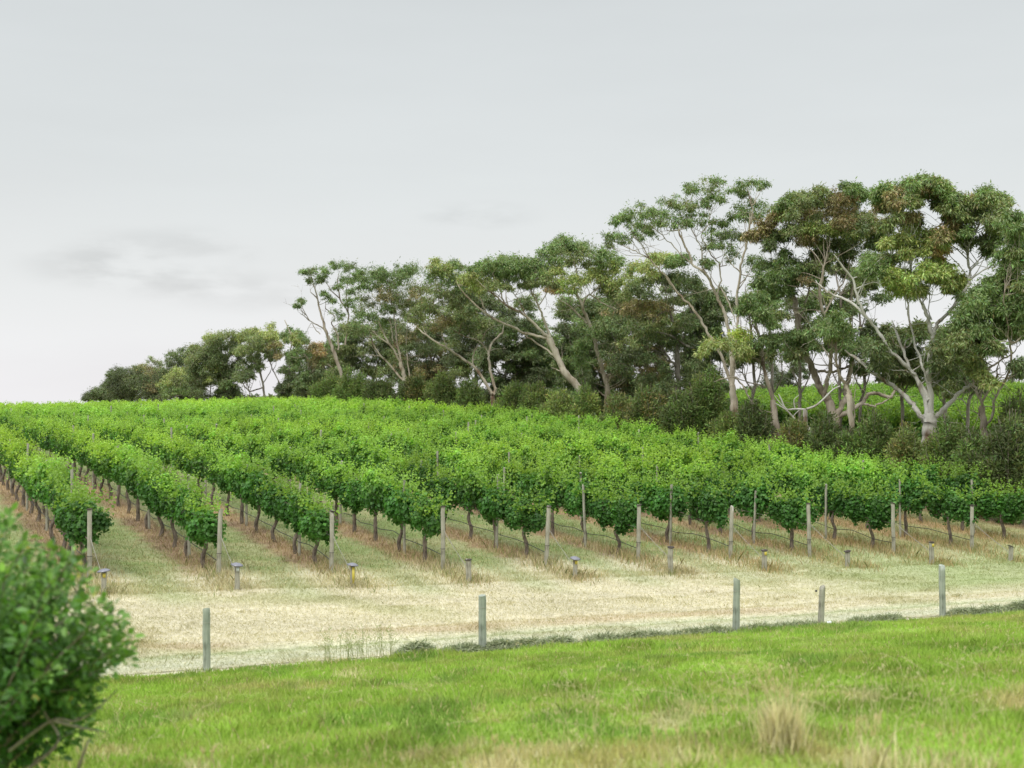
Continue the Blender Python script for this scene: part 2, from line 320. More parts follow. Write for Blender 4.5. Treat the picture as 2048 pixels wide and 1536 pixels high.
def build_ground():
    X = np.concatenate([-np.geomspace(3000, 100, 14), ax((-90, -30, 4), (-30, 40, .3), (40, 100, 3)), np.geomspace(100, 3000, 14)])
    Y = np.concatenate([[-400, -100, -40, -15, -5, 0, 4], ax((6, 70, .22), (70, 160, 1.0), (160, 300, 8)), np.geomspace(300, 4000, 14)])
    XX, YY = np.meshgrid(X, Y); x = XX.ravel(); y = YY.ravel(); V = np.stack([x, y, gz(x, y)], 1)
    nx, ny = len(X), len(Y); i = (np.arange(ny-1)[:, None]*nx+np.arange(nx-1)[None]).ravel()
    m, t = newmat('ground_turf'); L = t.links
    out = N(t, 'ShaderNodeOutputMaterial'); at = N(t, 'ShaderNodeAttribute', attribute_name='turf'); ge = N(t, 'ShaderNodeNewGeometry')
    n1 = N(t, 'ShaderNodeTexNoise'); n1.inputs['Scale'].default_value = 9; n1.inputs['Detail'].default_value = 6; n1.inputs['Roughness'].default_value = .7; L.new(ge.outputs['Position'], n1.inputs[0])
    mp = N(t, 'ShaderNodeMapping'); mp.inputs['Scale'].default_value = (7, 22, 10); mp.inputs['Rotation'].default_value = (0, 0, .4); L.new(ge.outputs['Position'], mp.inputs[0])
    n2 = N(t, 'ShaderNodeTexNoise'); n2.inputs['Scale'].default_value = 1; n2.inputs['Detail'].default_value = 4; L.new(mp.outputs[0], n2.inputs[0])
    ad = N(t, 'ShaderNodeMath', operation='ADD'); L.new(n1.outputs[0], ad.inputs[0]); L.new(n2.outputs[0], ad.inputs[1])
    r = N(t, 'ShaderNodeMapRange'); L.new(ad.outputs[0], r.inputs[0]); r.inputs[1].default_value = .7; r.inputs[2].default_value = 1.3; r.inputs[3].default_value = .62; r.inputs[4].default_value = 1.25
    v = N(t, 'ShaderNodeVectorMath', operation='SCALE'); L.new(at.outputs['Vector'], v.inputs[0]); L.new(r.outputs[0], v.inputs['Scale'])
    bs = N(t, 'ShaderNodeBsdfPrincipled'); bs.inputs['Roughness'].default_value = .95; bs.inputs['Specular IOR Level'].default_value = .1; L.new(v.outputs[0], bs.inputs['Base Color'])
    bp = N(t, 'ShaderNodeBump'); bp.inputs['Strength'].default_value = .6; bp.inputs['Distance'].default_value = .05; L.new(ad.outputs[0], bp.inputs['Height']); L.new(bp.outputs[0], bs.inputs['Normal']); L.new(bs.outputs[0], out.inputs[0])
    g = Geo(); g.add(V, np.stack([i, i+1, i+1+nx, i+nx], 1)); o = g.build('ground', m, smooth=True, colors=False)
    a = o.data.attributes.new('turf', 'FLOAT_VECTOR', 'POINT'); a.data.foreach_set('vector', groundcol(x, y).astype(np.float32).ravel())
    tag(o, kind='structure')
    # the mown vehicle track along the fence: its own thin sheet just above the ground
    xs = np.arange(-16, 24, .3); ts = np.arange(28.55, 30.9, .16)
    TT, XX = np.meshgrid(ts, xs, indexing='ij'); x = XX.ravel(); y = TT.ravel()+.42*x
    g = Geo(); n = len(xs); i = (np.arange(len(ts)-1)[:, None]*n+np.arange(n-1)[None]).ravel()
    g.add(np.stack([x, y, gz(x, y)+.012], 1), np.stack([i, i+1, i+1+n, i+n], 1)); o = g.build('path', m, smooth=True, colors=False)
    a = o.data.attributes.new('turf', 'FLOAT_VECTOR', 'POINT'); a.data.foreach_set('vector', groundcol(x, y).astype(np.float32).ravel())
    tag(o, kind='structure')
build_ground()
# ------------------------------------------------------------------ eucalypts and shrubs
def leafcols(n, base, jit=.22):
    b = np.array(base)[None, :]*(1+jit*rng.normal(size=(n, 1))); b = b*(1+.10*rng.normal(size=(n, 3))); return np.clip(b, .008, .8)
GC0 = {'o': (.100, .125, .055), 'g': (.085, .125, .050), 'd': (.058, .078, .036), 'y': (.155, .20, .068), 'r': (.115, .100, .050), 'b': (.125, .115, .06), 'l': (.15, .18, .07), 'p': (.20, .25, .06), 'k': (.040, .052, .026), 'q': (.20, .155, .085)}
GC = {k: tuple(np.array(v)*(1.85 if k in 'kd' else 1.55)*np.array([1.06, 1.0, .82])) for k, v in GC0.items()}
def clump(g, c, r, code, dens=1.0, ls=1.0, flat=.72, droop=.55):
    col = np.array(GC[code]); r = r*1.12; nt = max(6, int(12*dens))
    d = randdir(nt); d[:, 2] = np.abs(d[:, 2])*1.15-.45; tc = c+d*np.array([1, 1, .92])*r*(.30+1.0*rng.random((nt, 1)))
    per = max(14, int(36*dens))
    for q in range(nt):
        rr = max(.14, r*(.18+.36*rng.random()))
        dd = randdir(per); pos = tc[q]+dd*rr*np.abs(rng.normal(size=(per, 1)))*.85*np.array([1, 1, .8])+np.array([0, 0, -.25])*rr*rng.random((per, 1))
        ld = unit(dd*.7+randdir(per)*.5+np.array([0, 0, -droop])); nn = unit(dd*.5+randdir(per)*.8+np.array([0, 0, .5]))
        L = ls*(.11+.13*rng.random(per)); cc = leafcols(per, col*(1+.35*(rng.random()-.5)))
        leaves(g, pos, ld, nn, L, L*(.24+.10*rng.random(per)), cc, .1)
def tree(name, label, cat, group, basepx, D, bark, limbs, cl, dm=1.0, copies=3, depth=1.6, dens=1.0, ls=1.0, leafm='gum', bz=None, tubes=1.0, dead=()):
    """limbs: list of (w0, w1, [(px,py)...]) traced outlines of the trunk and main limbs; cl: leaf clumps (px,py,r,code)"""
    s = D/F; bx = (basepx-1024)/F*D; base = np.array([bx, D, float(gz(bx, D))])
    root = empty(name, base); tag(root, label, cat, group)
    tg = Geo(); skel = []; cg = Geo()
    for li, (w0, w1, pts) in enumerate(limbs):
        n = len(pts); off = 0.0; arr = []
        st = 0.0
        if li and skel:
            p0 = P(pts[0][0], pts[0][1], D); S = np.array([q[0] for q in skel]); j = np.argmin(np.hypot(S[:, 0]/S[:, 1]*D-p0[0], (S[:, 2]-CZ)/S[:, 1]*D+CZ-p0[2])); st = S[j][1]-D
        drift = (rng.random()-.5)*1.3 if li else 0.0
        ln = sum(math.hypot(pts[i+1][0]-pts[i][0], pts[i+1][1]-pts[i][1]) for i in range(n-1))*s
        for i, (x, y) in enumerate(pts):
            f = i/max(1, n-1); arr.append(P(x, y, D+st+drift*ln*.5*f+.08*rng.normal()*(i > 0)))
        if li == 0 or len(pts[0]) == 3: arr = [base+np.array([0, 0, -.3])]+arr if li == 0 else arr
        w = np.linspace(w0, w1, len(arr))*s*.5
        sp = spline(arr, 4); ar = np.array(arr); tl = np.linspace(0, len(ar)-1, len(sp)); sp = .45*sp+.55*np.stack([np.interp(tl, np.arange(len(ar)), ar[:, q_]) for q_ in range(3)], 1); sp[1:-1] += rng.normal(size=(len(sp)-2, 3))*.022; ww = np.interp(np.linspace(0, 1, len(sp)), np.linspace(0, 1, len(arr)), w)
        ww = ww*(.68 if li else .88)*(1+.06*rng.normal(size=len(ww)))
        if li: ww[-5:] *= np.linspace(1, .4, 5)
        if li == 0: ww[:3] *= np.array([1.35, 1.2, 1.08])
        tube(tg, sp, ww, 8, wob=.16)
        for a, b in zip(sp, ww): skel.append((a, b))
    for _ in range(int(5+len(limbs)*1.2)):      # bare dead twigs
        S = [q for q in skel if q[0][2]-base[2] > 2.2]
        if not S: break
        a, r_ = S[int(rng.random()*len(S))]; l = .6+1.3*rng.random(); dr = unit(rng.normal(size=3)+np.array([0, 0, .5])); e = a+dr*l
        sp = spline([a, a+dr*l*.5+rng.normal(size=3)*.08, e], 3); tube(tg, sp, np.linspace(min(r_*.6, .018), .006, len(sp))*tubes, 4, cap=False)
        for f_ in (3, 5):
            e2 = sp[f_]+unit(dr+rng.normal(size=3)*.7)*l*.4; tube(tg, [sp[f_], (sp[f_]+e2)/2+rng.normal(size=3)*.03, e2], np.array([.009, .007, .004])*tubes, 3, cap=False)
    clist = []
    for (x, y, r, k) in cl:
        clist.append((P(x, y, D+rng.normal()*.5*depth), r*s, k))
        for c in range(copies):
            dd = (rng.random()*2-1)*depth*1.6; a = P(x+rng.normal()*r*.65, y+rng.normal()*r*.4+abs(rng.normal())*r*.40, D+dd); clist.append((a, r*s*(.45+.5*rng.random()), k))
    clist.sort(key=lambda q: np.linalg.norm(q[0]-base))
    for c, r, k in clist:
        S = np.array([q[0] for q in skel]); R = np.array([q[1] for q in skel]); dv = c-S; dist = np.linalg.norm(dv, axis=1)
        cost = dist+1.6*np.maximum(0, S[:, 2]-c[2]+.35*dist)
        j = int(np.argmin(cost)); a = S[j]; ln = dist[j]
        if ln > .15:
            mid = a+(c-a)*.5+np.array([0, 0, -.12*ln])+rng.normal(size=3)*.07*ln
            m2 = a+(c-a)*.78+rng.normal(size=3)*.05*ln
            r0 = min(R[j]*.7, .014+.013*ln)*tubes; sp = spline([a, mid, m2, c], 3); ww = np.linspace(r0, .007*tubes, len(sp))
            tube(tg, sp, ww, 5, cap=False)
            for p_, w_ in zip(sp[1:], ww[1:]): skel.append((p_, w_))
        if rng.random() < .45:      # a second, longer ascending branchlet from lower down
            jj = np.where((dist > 1.2) & (dist < 3.2) & (S[:, 2] < c[2]-.5) & (R > .012))[0]
            if len(jj):
                j2 = jj[np.argmin(dist[jj]+1.5*rng.random(len(jj)))]; a2 = S[j2]; l2 = dist[j2]; e2 = c+rng.normal(size=3)*r*.4
                sp = spline([a2, a2+(e2-a2)*.35+rng.normal(size=3)*.06*l2, a2+(e2-a2)*.7+rng.normal(size=3)*.06*l2, e2], 3); tube(tg, sp, np.linspace(min(R[j2]*.6, .030), .008, len(sp))*tubes, 4, cap=False)
        # twigs inside the clump
        for _ in range(3):
            e = c+randdir(1)[0]*r*.85; e[2] = max(e[2], c[2]-.2*r); m_ = (c+e)/2+rng.normal(size=3)*.08*r; tube(tg, spline([c, m_, e], 2), np.linspace(.010, .004, 5)*tubes, 3, cap=False)
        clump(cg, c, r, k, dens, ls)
    for (w0, w1, pts) in dead:
        sp = spline([P(x, y, D-.6) for x, y in pts], 4); tube(tg, sp, np.linspace(w0, w1, len(sp))*s*.5, 6)
    for G in (tg, cg):
        for i in range(len(G.v)): G.v[i] = G.v[i]-base
    tg.build('trunk', M[bark], root, smooth=True)
    if cg.v: cg.build('crown', M[leafm], root)
    return root
TG = 'eucalypts of the shelter belt beside the vineyard'
def bd(x, c=42): return float(belt_D((x-1024)/F, c))
def big_trees():
    tree('gum_tree', 'big white-barked gum with forked trunk and yellow-green clump in its crown', 'tree', TG, 1857, bd(1857, 41), 'white',
     [(38, 29, [(1857, 912), (1857, 880), (1859, 850), (1860, 833)]),
      (17, 8, [(1855, 858), (1851, 849), (1836, 825), (1825, 810), (1808, 790), (1784, 771), (1745, 744), (1710, 715), (1690, 700)]),
      (15, 6, [(1868, 838), (1880, 826), (1902, 803), (1925, 779), (1945, 770), (1968, 756), (2000, 735)]),
      (18, 9, [(1861, 835), (1862, 799), (1857, 760), (1857, 740), (1863, 700), (1864, 670), (1858, 645), (1855, 631), (1845, 610), (1841, 600)]),
      (17, 8, [(1857, 838), (1851, 800), (1840, 775), (1831, 752), (1818, 738)]),
      (14, 5, [(1858, 800), (1851, 785), (1831, 752), (1819, 738), (1808, 705), (1792, 662), (1784, 640)]),
      (12, 5, [(1819, 738), (1800, 720), (1784, 705), (1770, 685), (1757, 662), (1734, 635), (1718, 600), (1706, 557), (1683, 529), (1668, 508)]),
      (8, 4, [(1857, 775), (1845, 735), (1839, 713), (1827, 674), (1816, 627), (1812, 564), (1811, 530)]),
      (9, 4, [(1734, 635), (1712, 612), (1683, 596), (1665, 588), (1644, 576), (1632, 560)]),
      (12, 5, [(1864, 670), (1874, 650), (1886, 635), (1910, 612), (1937, 572), (1941, 545), (1940, 533), (1935, 505), (1943, 480), (1958, 450), (1975, 420)]),
      (6, 3, [(1940, 560), (1958, 545), (1980, 533), (1998, 510), (2011, 498)]),
      (5, 2, [(1941, 540), (1955, 525), (1970, 508), (1980, 500)]),
      (4, 2, [(1864, 640), (1857, 620), (1860, 590), (1850, 560)]),
      (4, 2, [(1812, 600), (1822, 560), (1824, 520), (1830, 490)])],
     [(1759,386,15,'g'),(1774,375,12,'g'),(1780,394,19,'b'),(1797,380,16,'b'),(1815,363,14,'g'),(1805,392,17,'o'),(1765,411,13,'b'),(1784,407,14,'o'),(1845,355,14,'g'),(1861,359,15,'g'),(1874,363,13,'o'),(1853,374,19,'r'),(1836,382,16,'b'),(1865,380,16,'r'),(1886,369,10,'o'),(1882,386,10,'b'),(1828,396,11,'o'),(1832,432,12,'b'),(1807,432,12,'o'),(1780,448,17,'o'),(1822,443,12,'o'),
      (1880,405,12,'d'),(1909,394,14,'g'),(1895,413,15,'o'),(1911,411,15,'o'),(1928,402,15,'o'),(1936,419,19,'o'),(1968,388,17,'g'),(1955,400,17,'b'),(1986,394,17,'o'),(2005,398,16,'g'),(1978,413,21,'o'),(2005,417,18,'o'),(2000,436,15,'o'),(1957,423,17,'d'),(1903,427,15,'o'),(1907,448,16,'r'),(1895,461,16,'b'),(1926,457,13,'g'),(1915,469,11,'o'),(1936,480,10,'o'),(1974,482,12,'d'),(1984,473,12,'d'),(1978,496,9,'d'),(1990,455,12,'o'),
      (1828,465,19,'y'),(1801,475,17,'l'),(1853,469,19,'l'),(1874,482,17,'l'),(1811,486,19,'l'),(1780,486,13,'y'),(1815,502,13,'l'),(1857,492,15,'l'),(1878,497,11,'q'),
      (1790,548,19,'y'),(1811,546,17,'y'),(1782,561,13,'y'),(1805,563,19,'y'),(1832,561,19,'y'),(1874,532,21,'y'),(1890,534,16,'y'),(1857,540,17,'y'),(1870,559,15,'l'),(1911,555,13,'l'),(1920,567,8,'l'),(1899,575,9,'l'),(1845,580,12,'l'),(1822,575,12,'y'),
      (1745,521,18,'g'),(1759,527,19,'g'),(1734,527,16,'g'),(1780,513,14,'o'),(1768,540,14,'g'),
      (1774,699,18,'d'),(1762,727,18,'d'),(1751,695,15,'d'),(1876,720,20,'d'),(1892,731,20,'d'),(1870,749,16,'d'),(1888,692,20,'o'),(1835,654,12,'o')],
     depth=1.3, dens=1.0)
    tree('gum_tree', 'broad rust-tinged gum with stout forked trunk and long low limb', 'tree', TG, 1666, bd(1666, 44), 'tan',
     [(34, 30, [(1666, 860), (1667, 834)]),
      (25, 15, [(1666, 834), (1658, 805), (1649, 790), (1640, 775), (1632, 755), (1622, 733), (1610, 705), (1603, 680), (1598, 650), (1592, 620), (1590, 600), (1580, 570)]),
      (13, 8, [(1650, 800), (1651, 783), (1655, 756), (1662, 738), (1661, 704), (1655, 670), (1648, 630), (1640, 590), (1645, 550), (1650, 520)]),
      (18, 9, [(1672, 832), (1684, 812), (1692, 794), (1692, 775), (1700, 745), (1706, 715), (1705, 680), (1700, 640), (1702, 600), (1708, 560)]),
      (15, 7, [(1674, 833), (1690, 826), (1705, 817), (1724, 806), (1736, 790), (1748, 786), (1767, 790), (1780, 795), (1788, 785), (1794, 772)]),
      (8, 4, [(1724, 806), (1735, 810), (1750, 812), (1769, 803), (1780, 795)]),
      (9, 5, [(1636, 745), (1650, 742), (1667, 744), (1685, 737), (1700, 731), (1716, 726)]),
      (8, 4, [(1598, 650), (1604, 618), (1614, 598), (1620, 570), (1635, 540)]),
      (6, 3, [(1648, 630), (1670, 590), (1690, 560), (1700, 520)]),
      (6, 3, [(1590, 602), (1570, 585), (1550, 565), (1535, 540)])],
     [(1515,465,13,'r'),(1531,448,18,'r'),(1554,434,19,'r'),(1571,427,15,'y'),(1567,405,13,'g'),(1592,394,15,'o'),(1617,390,14,'o'),(1644,386,15,'o'),(1600,411,19,'o'),(1629,407,21,'o'),(1654,409,18,'b'),(1679,394,14,'r'),(1708,373,13,'g'),(1725,382,13,'g'),(1698,388,13,'r'),(1675,419,21,'r'),(1698,427,22,'o'),(1725,427,20,'o'),(1740,444,19,'b'),(1688,440,18,'r'),(1604,427,20,'o'),(1633,432,18,'b'),(1583,452,19,'o'),(1608,463,17,'q'),(1635,452,17,'y'),(1658,455,18,'l'),(1683,461,20,'o'),(1704,469,17,'l'),(1725,457,19,'d'),(1750,465,20,'d'),(1771,457,17,'d'),(1740,486,19,'d'),(1625,482,18,'b'),(1650,490,22,'o'),(1677,486,20,'d'),(1633,507,17,'d'),(1690,505,15,'d'),(1542,486,11,'d'),(1560,470,14,'d'),
      (1538,527,18,'g'),(1562,523,18,'g'),(1573,542,20,'g'),(1521,557,20,'g'),(1552,561,20,'g'),(1600,538,18,'g'),(1625,532,18,'o'),(1583,559,15,'g'),(1604,557,15,'b'),(1569,580,15,'g'),(1629,550,12,'g'),
      (1649,644,20,'g'),(1667,640,17,'g'),(1605,669,18,'g'),(1578,675,18,'g'),(1615,683,18,'g'),(1588,694,17,'o'),(1688,673,19,'g'),(1709,687,20,'g'),(1726,683,18,'g'),(1661,690,14,'g'),(1697,700,17,'g'),(1620,610,12,'g'),(1700,620,12,'d')],
     depth=1.5, dens=1.0)
    tree('gum_tree', 'slender pinkish gum trunk bare low down, standing between the two stout gums', 'tree', TG, 1706, bd(1706, 39.5), 'cream',
     [(15, 13, [(1706, 905), (1703, 850), (1699, 800), (1697, 783)]), (11, 6, [(1697, 783), (1690, 768), (1680, 754), (1675, 738), (1674, 725), (1672, 679), (1668, 655)]),
      (5, 3, [(1703, 850), (1708, 830), (1707, 800), (1712, 770)]), (4, 2, [(1675, 735), (1660, 720), (1645, 690), (1635, 670)]), (3, 1, [(1705, 875), (1697, 868), (1690, 862)])],
     [(1648,650,14,'g'),(1672,632,15,'g'),(1690,655,14,'g'),(1630,662,12,'g'),(1660,668,12,'o')], depth=.8, copies=2, dens=.9)
    tree('gum_tree', 'dense weeping gum at the right edge with reddish lower trunk', 'tree', TG, 1970, bd(1970, 40.5), 'tan',
     [(19, 15, [(1970, 900), (1969, 872), (1965, 840), (1964, 812)]), (9, 5, [(1964, 815), (1963, 800), (1953, 783), (1948, 768), (1944, 735), (1938, 700), (1945, 660)]),
      (8, 4, [(1965, 802), (1976, 785), (1988, 768), (1994, 750), (2000, 700)]), (8, 5, [(1970, 852), (1983, 838), (1990, 795), (2008, 765), (2022, 731), (2022, 692), (2035, 680), (2055, 668)]),
      (7, 4, [(1964, 760), (1979, 738), (2000, 722), (2019, 712), (2040, 690)]), (5, 3, [(2022, 700), (2015, 640), (2010, 590), (2020, 530)]), (4, 2, [(1961, 832), (1950, 824), (1943, 812)])],
     [(2040,434,19,'g'),(2026,457,22,'g'),(2024,477,20,'g'),(2042,486,22,'o'),(2030,507,22,'g'),(2040,527,24,'o'),(2020,538,22,'g'),(2030,559,24,'o'),(2009,559,22,'g'),(1982,568,21,'g'),(1978,586,24,'g'),(2020,580,22,'o'),(1957,602,22,'g'),(1988,607,24,'g'),(2020,607,24,'g'),(1936,619,20,'g'),(1968,621,22,'g'),(1999,632,26,'g'),(2030,627,24,'g'),(1917,634,17,'g'),(1936,642,22,'g'),(1957,648,24,'g'),
      (1933,663,24,'o'),(1956,658,24,'g'),(1979,663,22,'g'),(1915,686,20,'o'),(1945,686,20,'o'),(2001,654,20,'g'),(2036,658,20,'g'),(1929,708,15,'o'),(1979,761,13,'l'),(2040,731,15,'d'),(2050,600,26,'g'),(2060,640,26,'g'),(2062,560,26,'g'),(2055,470,22,'g'),(1962,745,10,'l'),(1950,725,12,'o'),(1990,690,14,'o')],
     depth=1.5, dens=1.1)
    tree('gum_tree', 'tallest airy gum with several thin stems spreading into umbrella-like tufts', 'tree', TG, 1470, bd(1470, 43), 'cream',
     [(20, 15, [(1470, 835), (1467, 800), (1464, 770)]),
      (10, 5, [(1464, 775), (1451, 733), (1440, 705), (1422, 677), (1407, 650), (1393, 627), (1382, 612), (1356, 586), (1337, 561), (1328, 545)]),
      (11, 5, [(1464, 770), (1463, 720), (1459, 679), (1453, 638), (1446, 615), (1434, 594), (1421, 561), (1407, 543), (1388, 531), (1378, 506), (1372, 495), (1360, 470), (1356, 450)]),
      (9, 5, [(1466, 770), (1467, 725), (1474, 658), (1476, 629), (1473, 594), (1481, 545), (1485, 516), (1493, 492), (1500, 450), (1502, 420)]),
      (5, 2, [(1421, 561), (1403, 530), (1405, 502), (1395, 481), (1380, 453), (1375, 430)]),
      (5, 2, [(1434, 594), (1442, 561), (1438, 525), (1428, 516), (1413, 492), (1403, 473), (1420, 440), (1413, 400)]),
      (4, 2, [(1388, 531), (1372, 518), (1360, 508), (1337, 481), (1313, 461), (1300, 445)]),
      (5, 2, [(1356, 586), (1337, 557), (1315, 535), (1298, 516), (1284, 488), (1268, 473), (1260, 450)]),
      (3, 2, [(1298, 516), (1282, 508), (1262, 498), (1239, 488), (1222, 478)]),
      (5, 3, [(1442, 575), (1455, 600), (1466, 625), (1474, 655)]),
      (4, 2, [(1481, 545), (1465, 530), (1455, 515), (1445, 500)]), (4, 2, [(1500, 450), (1506, 420), (1498, 390), (1495, 375)]), (3, 2, [(1481, 548), (1500, 552), (1515, 552)]), (3, 1, [(1506, 410), (1518, 390), (1530, 372)])],
     [(1216,477,10,'d'),(1227,469,12,'g'),(1249,473,12,'g'),(1231,440,12,'g'),(1245,438,13,'g'),(1266,416,18,'g'),(1259,430,15,'g'),(1282,424,13,'g'),(1266,449,13,'g'),(1270,467,11,'g'),(1300,424,12,'g'),(1317,422,14,'g'),(1309,438,17,'o'),(1290,449,13,'o'),(1305,467,9,'g'),(1333,434,15,'g'),(1356,397,17,'g'),(1341,406,13,'o'),(1372,404,16,'o'),(1391,408,10,'g'),(1366,422,19,'g'),(1348,442,13,'g'),(1386,430,15,'g'),(1401,436,11,'g'),(1372,443,11,'g'),(1411,361,18,'o'),(1393,377,17,'g'),(1421,379,14,'g'),(1409,399,13,'g'),(1432,360,9,'g'),(1442,397,8,'g'),(1380,373,9,'g'),
      (1471,377,11,'g'),(1491,369,15,'g'),(1510,363,13,'g'),(1532,367,7,'g'),(1483,385,8,'g'),(1508,406,15,'g'),(1483,414,15,'g'),(1522,418,18,'g'),(1540,420,14,'g'),(1500,428,15,'g'),(1465,428,11,'g'),(1432,441,9,'g'),(1450,445,9,'g'),(1424,461,11,'g'),(1444,465,12,'g'),(1464,461,13,'d'),(1473,473,12,'d'),(1424,486,9,'g'),(1444,490,14,'g'),(1462,504,12,'g'),(1413,520,8,'d'),(1421,525,9,'g'),(1512,516,12,'g'),(1508,535,12,'g'),(1498,470,9,'d')],
     depth=.9, copies=2, dens=.62, ls=.9)
    tree('gum_tree', 'thin crooked reddish gum with hooked pale side branch near its foot', 'tree', TG, 1553, bd(1553, 40), 'tan',
     [(17, 13, [(1554, 885), (1550, 840), (1546, 800)]), (12, 5, [(1546, 800), (1532, 756), (1526, 725), (1524, 700), (1515, 662), (1509, 638), (1511, 610), (1516, 580)]),
      (8, 3, [(1548, 850), (1538, 844), (1527, 835), (1521, 822), (1505, 805), (1493, 785), (1482, 765), (1467, 754), (1445, 757), (1428, 764)]),
      (4, 2, [(1531, 773), (1510, 768), (1490, 762), (1460, 750), (1440, 742)]), (4, 2, [(1524, 730), (1512, 718), (1498, 713)]), (3, 1, [(1546, 825), (1530, 822), (1518, 824)]),
      (4, 2, [(1515, 662), (1500, 648), (1488, 640)]), (4, 2, [(1509, 640), (1530, 622), (1545, 610)])],
     [(1513,612,16,'g'),(1528,625,14,'g'),(1497,612,14,'g'),(1540,644,12,'g'),(1534,673,10,'g'),(1542,683,11,'g'),(1484,669,20,'p'),(1474,683,20,'l'),(1497,687,18,'g'),(1428,687,15,'l'),(1488,704,16,'l'),(1420,696,14,'l'),(1515,590,15,'g')],
     depth=.9, copies=2, dens=.95)
    tree('gum_tree', 'dense olive gum left of the airy tall one, with bare grey limb across it', 'tree', TG, 1357, bd(1357, 44), 'grey',
     [(15, 11, [(1358, 815), (1357, 775), (1355, 733), (1354, 700)]), (8, 4, [(1355, 735), (1341, 722), (1330, 705), (1319, 690), (1300, 660)]), (8, 4, [(1354, 700), (1350, 660), (1340, 620), (1330, 580)]), (6, 3, [(1354, 700), (1375, 660), (1385, 620)])],
     [(1286,578,20,'d'),(1308,558,20,'o'),(1291,537,20,'l'),(1313,516,16,'l'),(1329,517,14,'l'),(1343,521,11,'g'),(1357,521,12,'g'),(1346,552,16,'d'),(1379,552,18,'d'),(1363,575,21,'d'),(1395,575,18,'d'),(1264,575,20,'o'),(1264,613,20,'b'),(1291,613,20,'b'),(1319,613,20,'b'),(1345,600,18,'o'),(1250,646,20,'d'),(1278,650,20,'o'),(1305,650,20,'o'),(1346,640,18,'o'),(1373,640,17,'d'),(1278,680,20,'d'),(1313,675,20,'d'),(1346,670,18,'d'),(1387,690,18,'k'),(1264,700,16,'k'),(1300,715,14,'d'),(1385,730,18,'d'),(1330,740,14,'d'),(1400,750,18,'d'),(1290,755,18,'d'),(1340,765,18,'d'),(1380,780,18,'d')],
     depth=1.8, dens=1.0, dead=[(5, 3, [(1404, 703), (1371, 690), (1341, 671), (1305, 662), (1267, 651)]), (4, 2, [(1305, 662), (1308, 640), (1335, 619), (1370, 625)])])
    tree('gum_tree', 'pale-trunked gum with yellowish flat crown, behind the strongly leaning one', 'tree', TG, 1214, bd(1214, 44), 'cream',
     [(13, 11, [(1214, 830), (1214, 800), (1215, 775), (1207, 747)]), (13, 7, [(1207, 747), (1200, 720), (1193, 698), (1185, 662), (1171, 630), (1160, 602), (1149, 580), (1142, 560)]),
      (6, 3, [(1174, 646), (1158, 630), (1141, 613), (1116, 597)]), (6, 3, [(1166, 610), (1170, 598), (1179, 589), (1209, 608), (1229, 619), (1231, 643)]), (7, 5, [(1215, 760), (1220, 742), (1223, 725), (1230, 700)]), (4, 2, [(1210, 793), (1200, 785), (1190, 786)]), (5, 2, [(1149, 580), (1155, 555), (1150, 530), (1140, 505)]), (4, 2, [(1180, 590), (1200, 570), (1215, 555)])],
     [(1116,487,17,'g'),(1155,487,20,'g'),(1168,501,21,'o'),(1141,509,20,'o'),(1196,508,20,'g'),(1223,515,20,'g'),(1209,531,21,'l'),(1242,525,18,'g'),(1127,561,21,'y'),(1160,556,20,'l'),(1190,550,21,'l'),(1223,553,20,'l'),(1250,553,19,'l'),(1237,589,20,'o'),(1205,575,14,'o'),(1107,575,14,'q'),(1223,668,18,'d'),(1215,692,17,'d'),(1205,640,15,'g'),(1195,660,13,'g'),(1240,640,17,'d'),(1225,725,14,'d'),(1250,740,17,'d'),(1175,760,14,'d'),(1160,720,13,'g'),(1165,690,14,'g')],
     depth=1.6, dens=1.0)
    tree('gum_tree', 'strongly leaning cream gum with long bare limbs reaching left', 'tree', TG, 1178, bd(1178, 40.5), 'cream',
     [(17, 15, [(1176, 830), (1166, 790), (1154, 771), (1140, 756), (1126, 740), (1114, 710), (1098, 677)]),
      (9, 3, [(1098, 677), (1074, 672), (1046, 665), (1020, 651), (990, 639), (974, 628), (953, 611), (931, 590), (920, 576), (912, 560)]),
      (10, 3, [(1096, 674), (1080, 660), (1063, 642), (1039, 623), (1013, 611), (990, 590), (967, 574), (955, 560)]),
      (5, 2, [(1013, 611), (1005, 597), (1002, 585), (990, 557), (985, 545)]), (4, 2, [(1051, 630), (1045, 618), (1042, 611), (1030, 590), (1020, 570)]),
      (8, 3, [(1100, 675), (1088, 639), (1077, 611), (1065, 585), (1055, 560)]), (6, 3, [(1110, 712), (1081, 691), (1056, 675), (1040, 660)]), (4, 2, [(974, 628), (965, 605), (955, 585)]), (4, 2, [(1122, 742), (1110, 738), (1102, 735)]), (4, 2, [(1077, 611), (1095, 585), (1100, 560)])],
     [(978,525,17,'g'),(1004,522,17,'g'),(957,534,15,'g'),(985,541,20,'g'),(1035,532,19,'g'),(1018,548,20,'g'),(971,562,18,'l'),(1046,546,18,'g'),(1004,566,16,'o'),(1065,525,18,'g'),(1093,520,21,'g'),(1105,494,18,'g'),(1120,506,18,'o'),(1074,546,20,'g'),(1108,538,20,'l'),(945,550,18,'l'),(1055,565,14,'o'),(1090,560,14,'o'),(930,560,15,'l'),(1020,520,14,'g')],
     depth=1.3, dens=1.0)
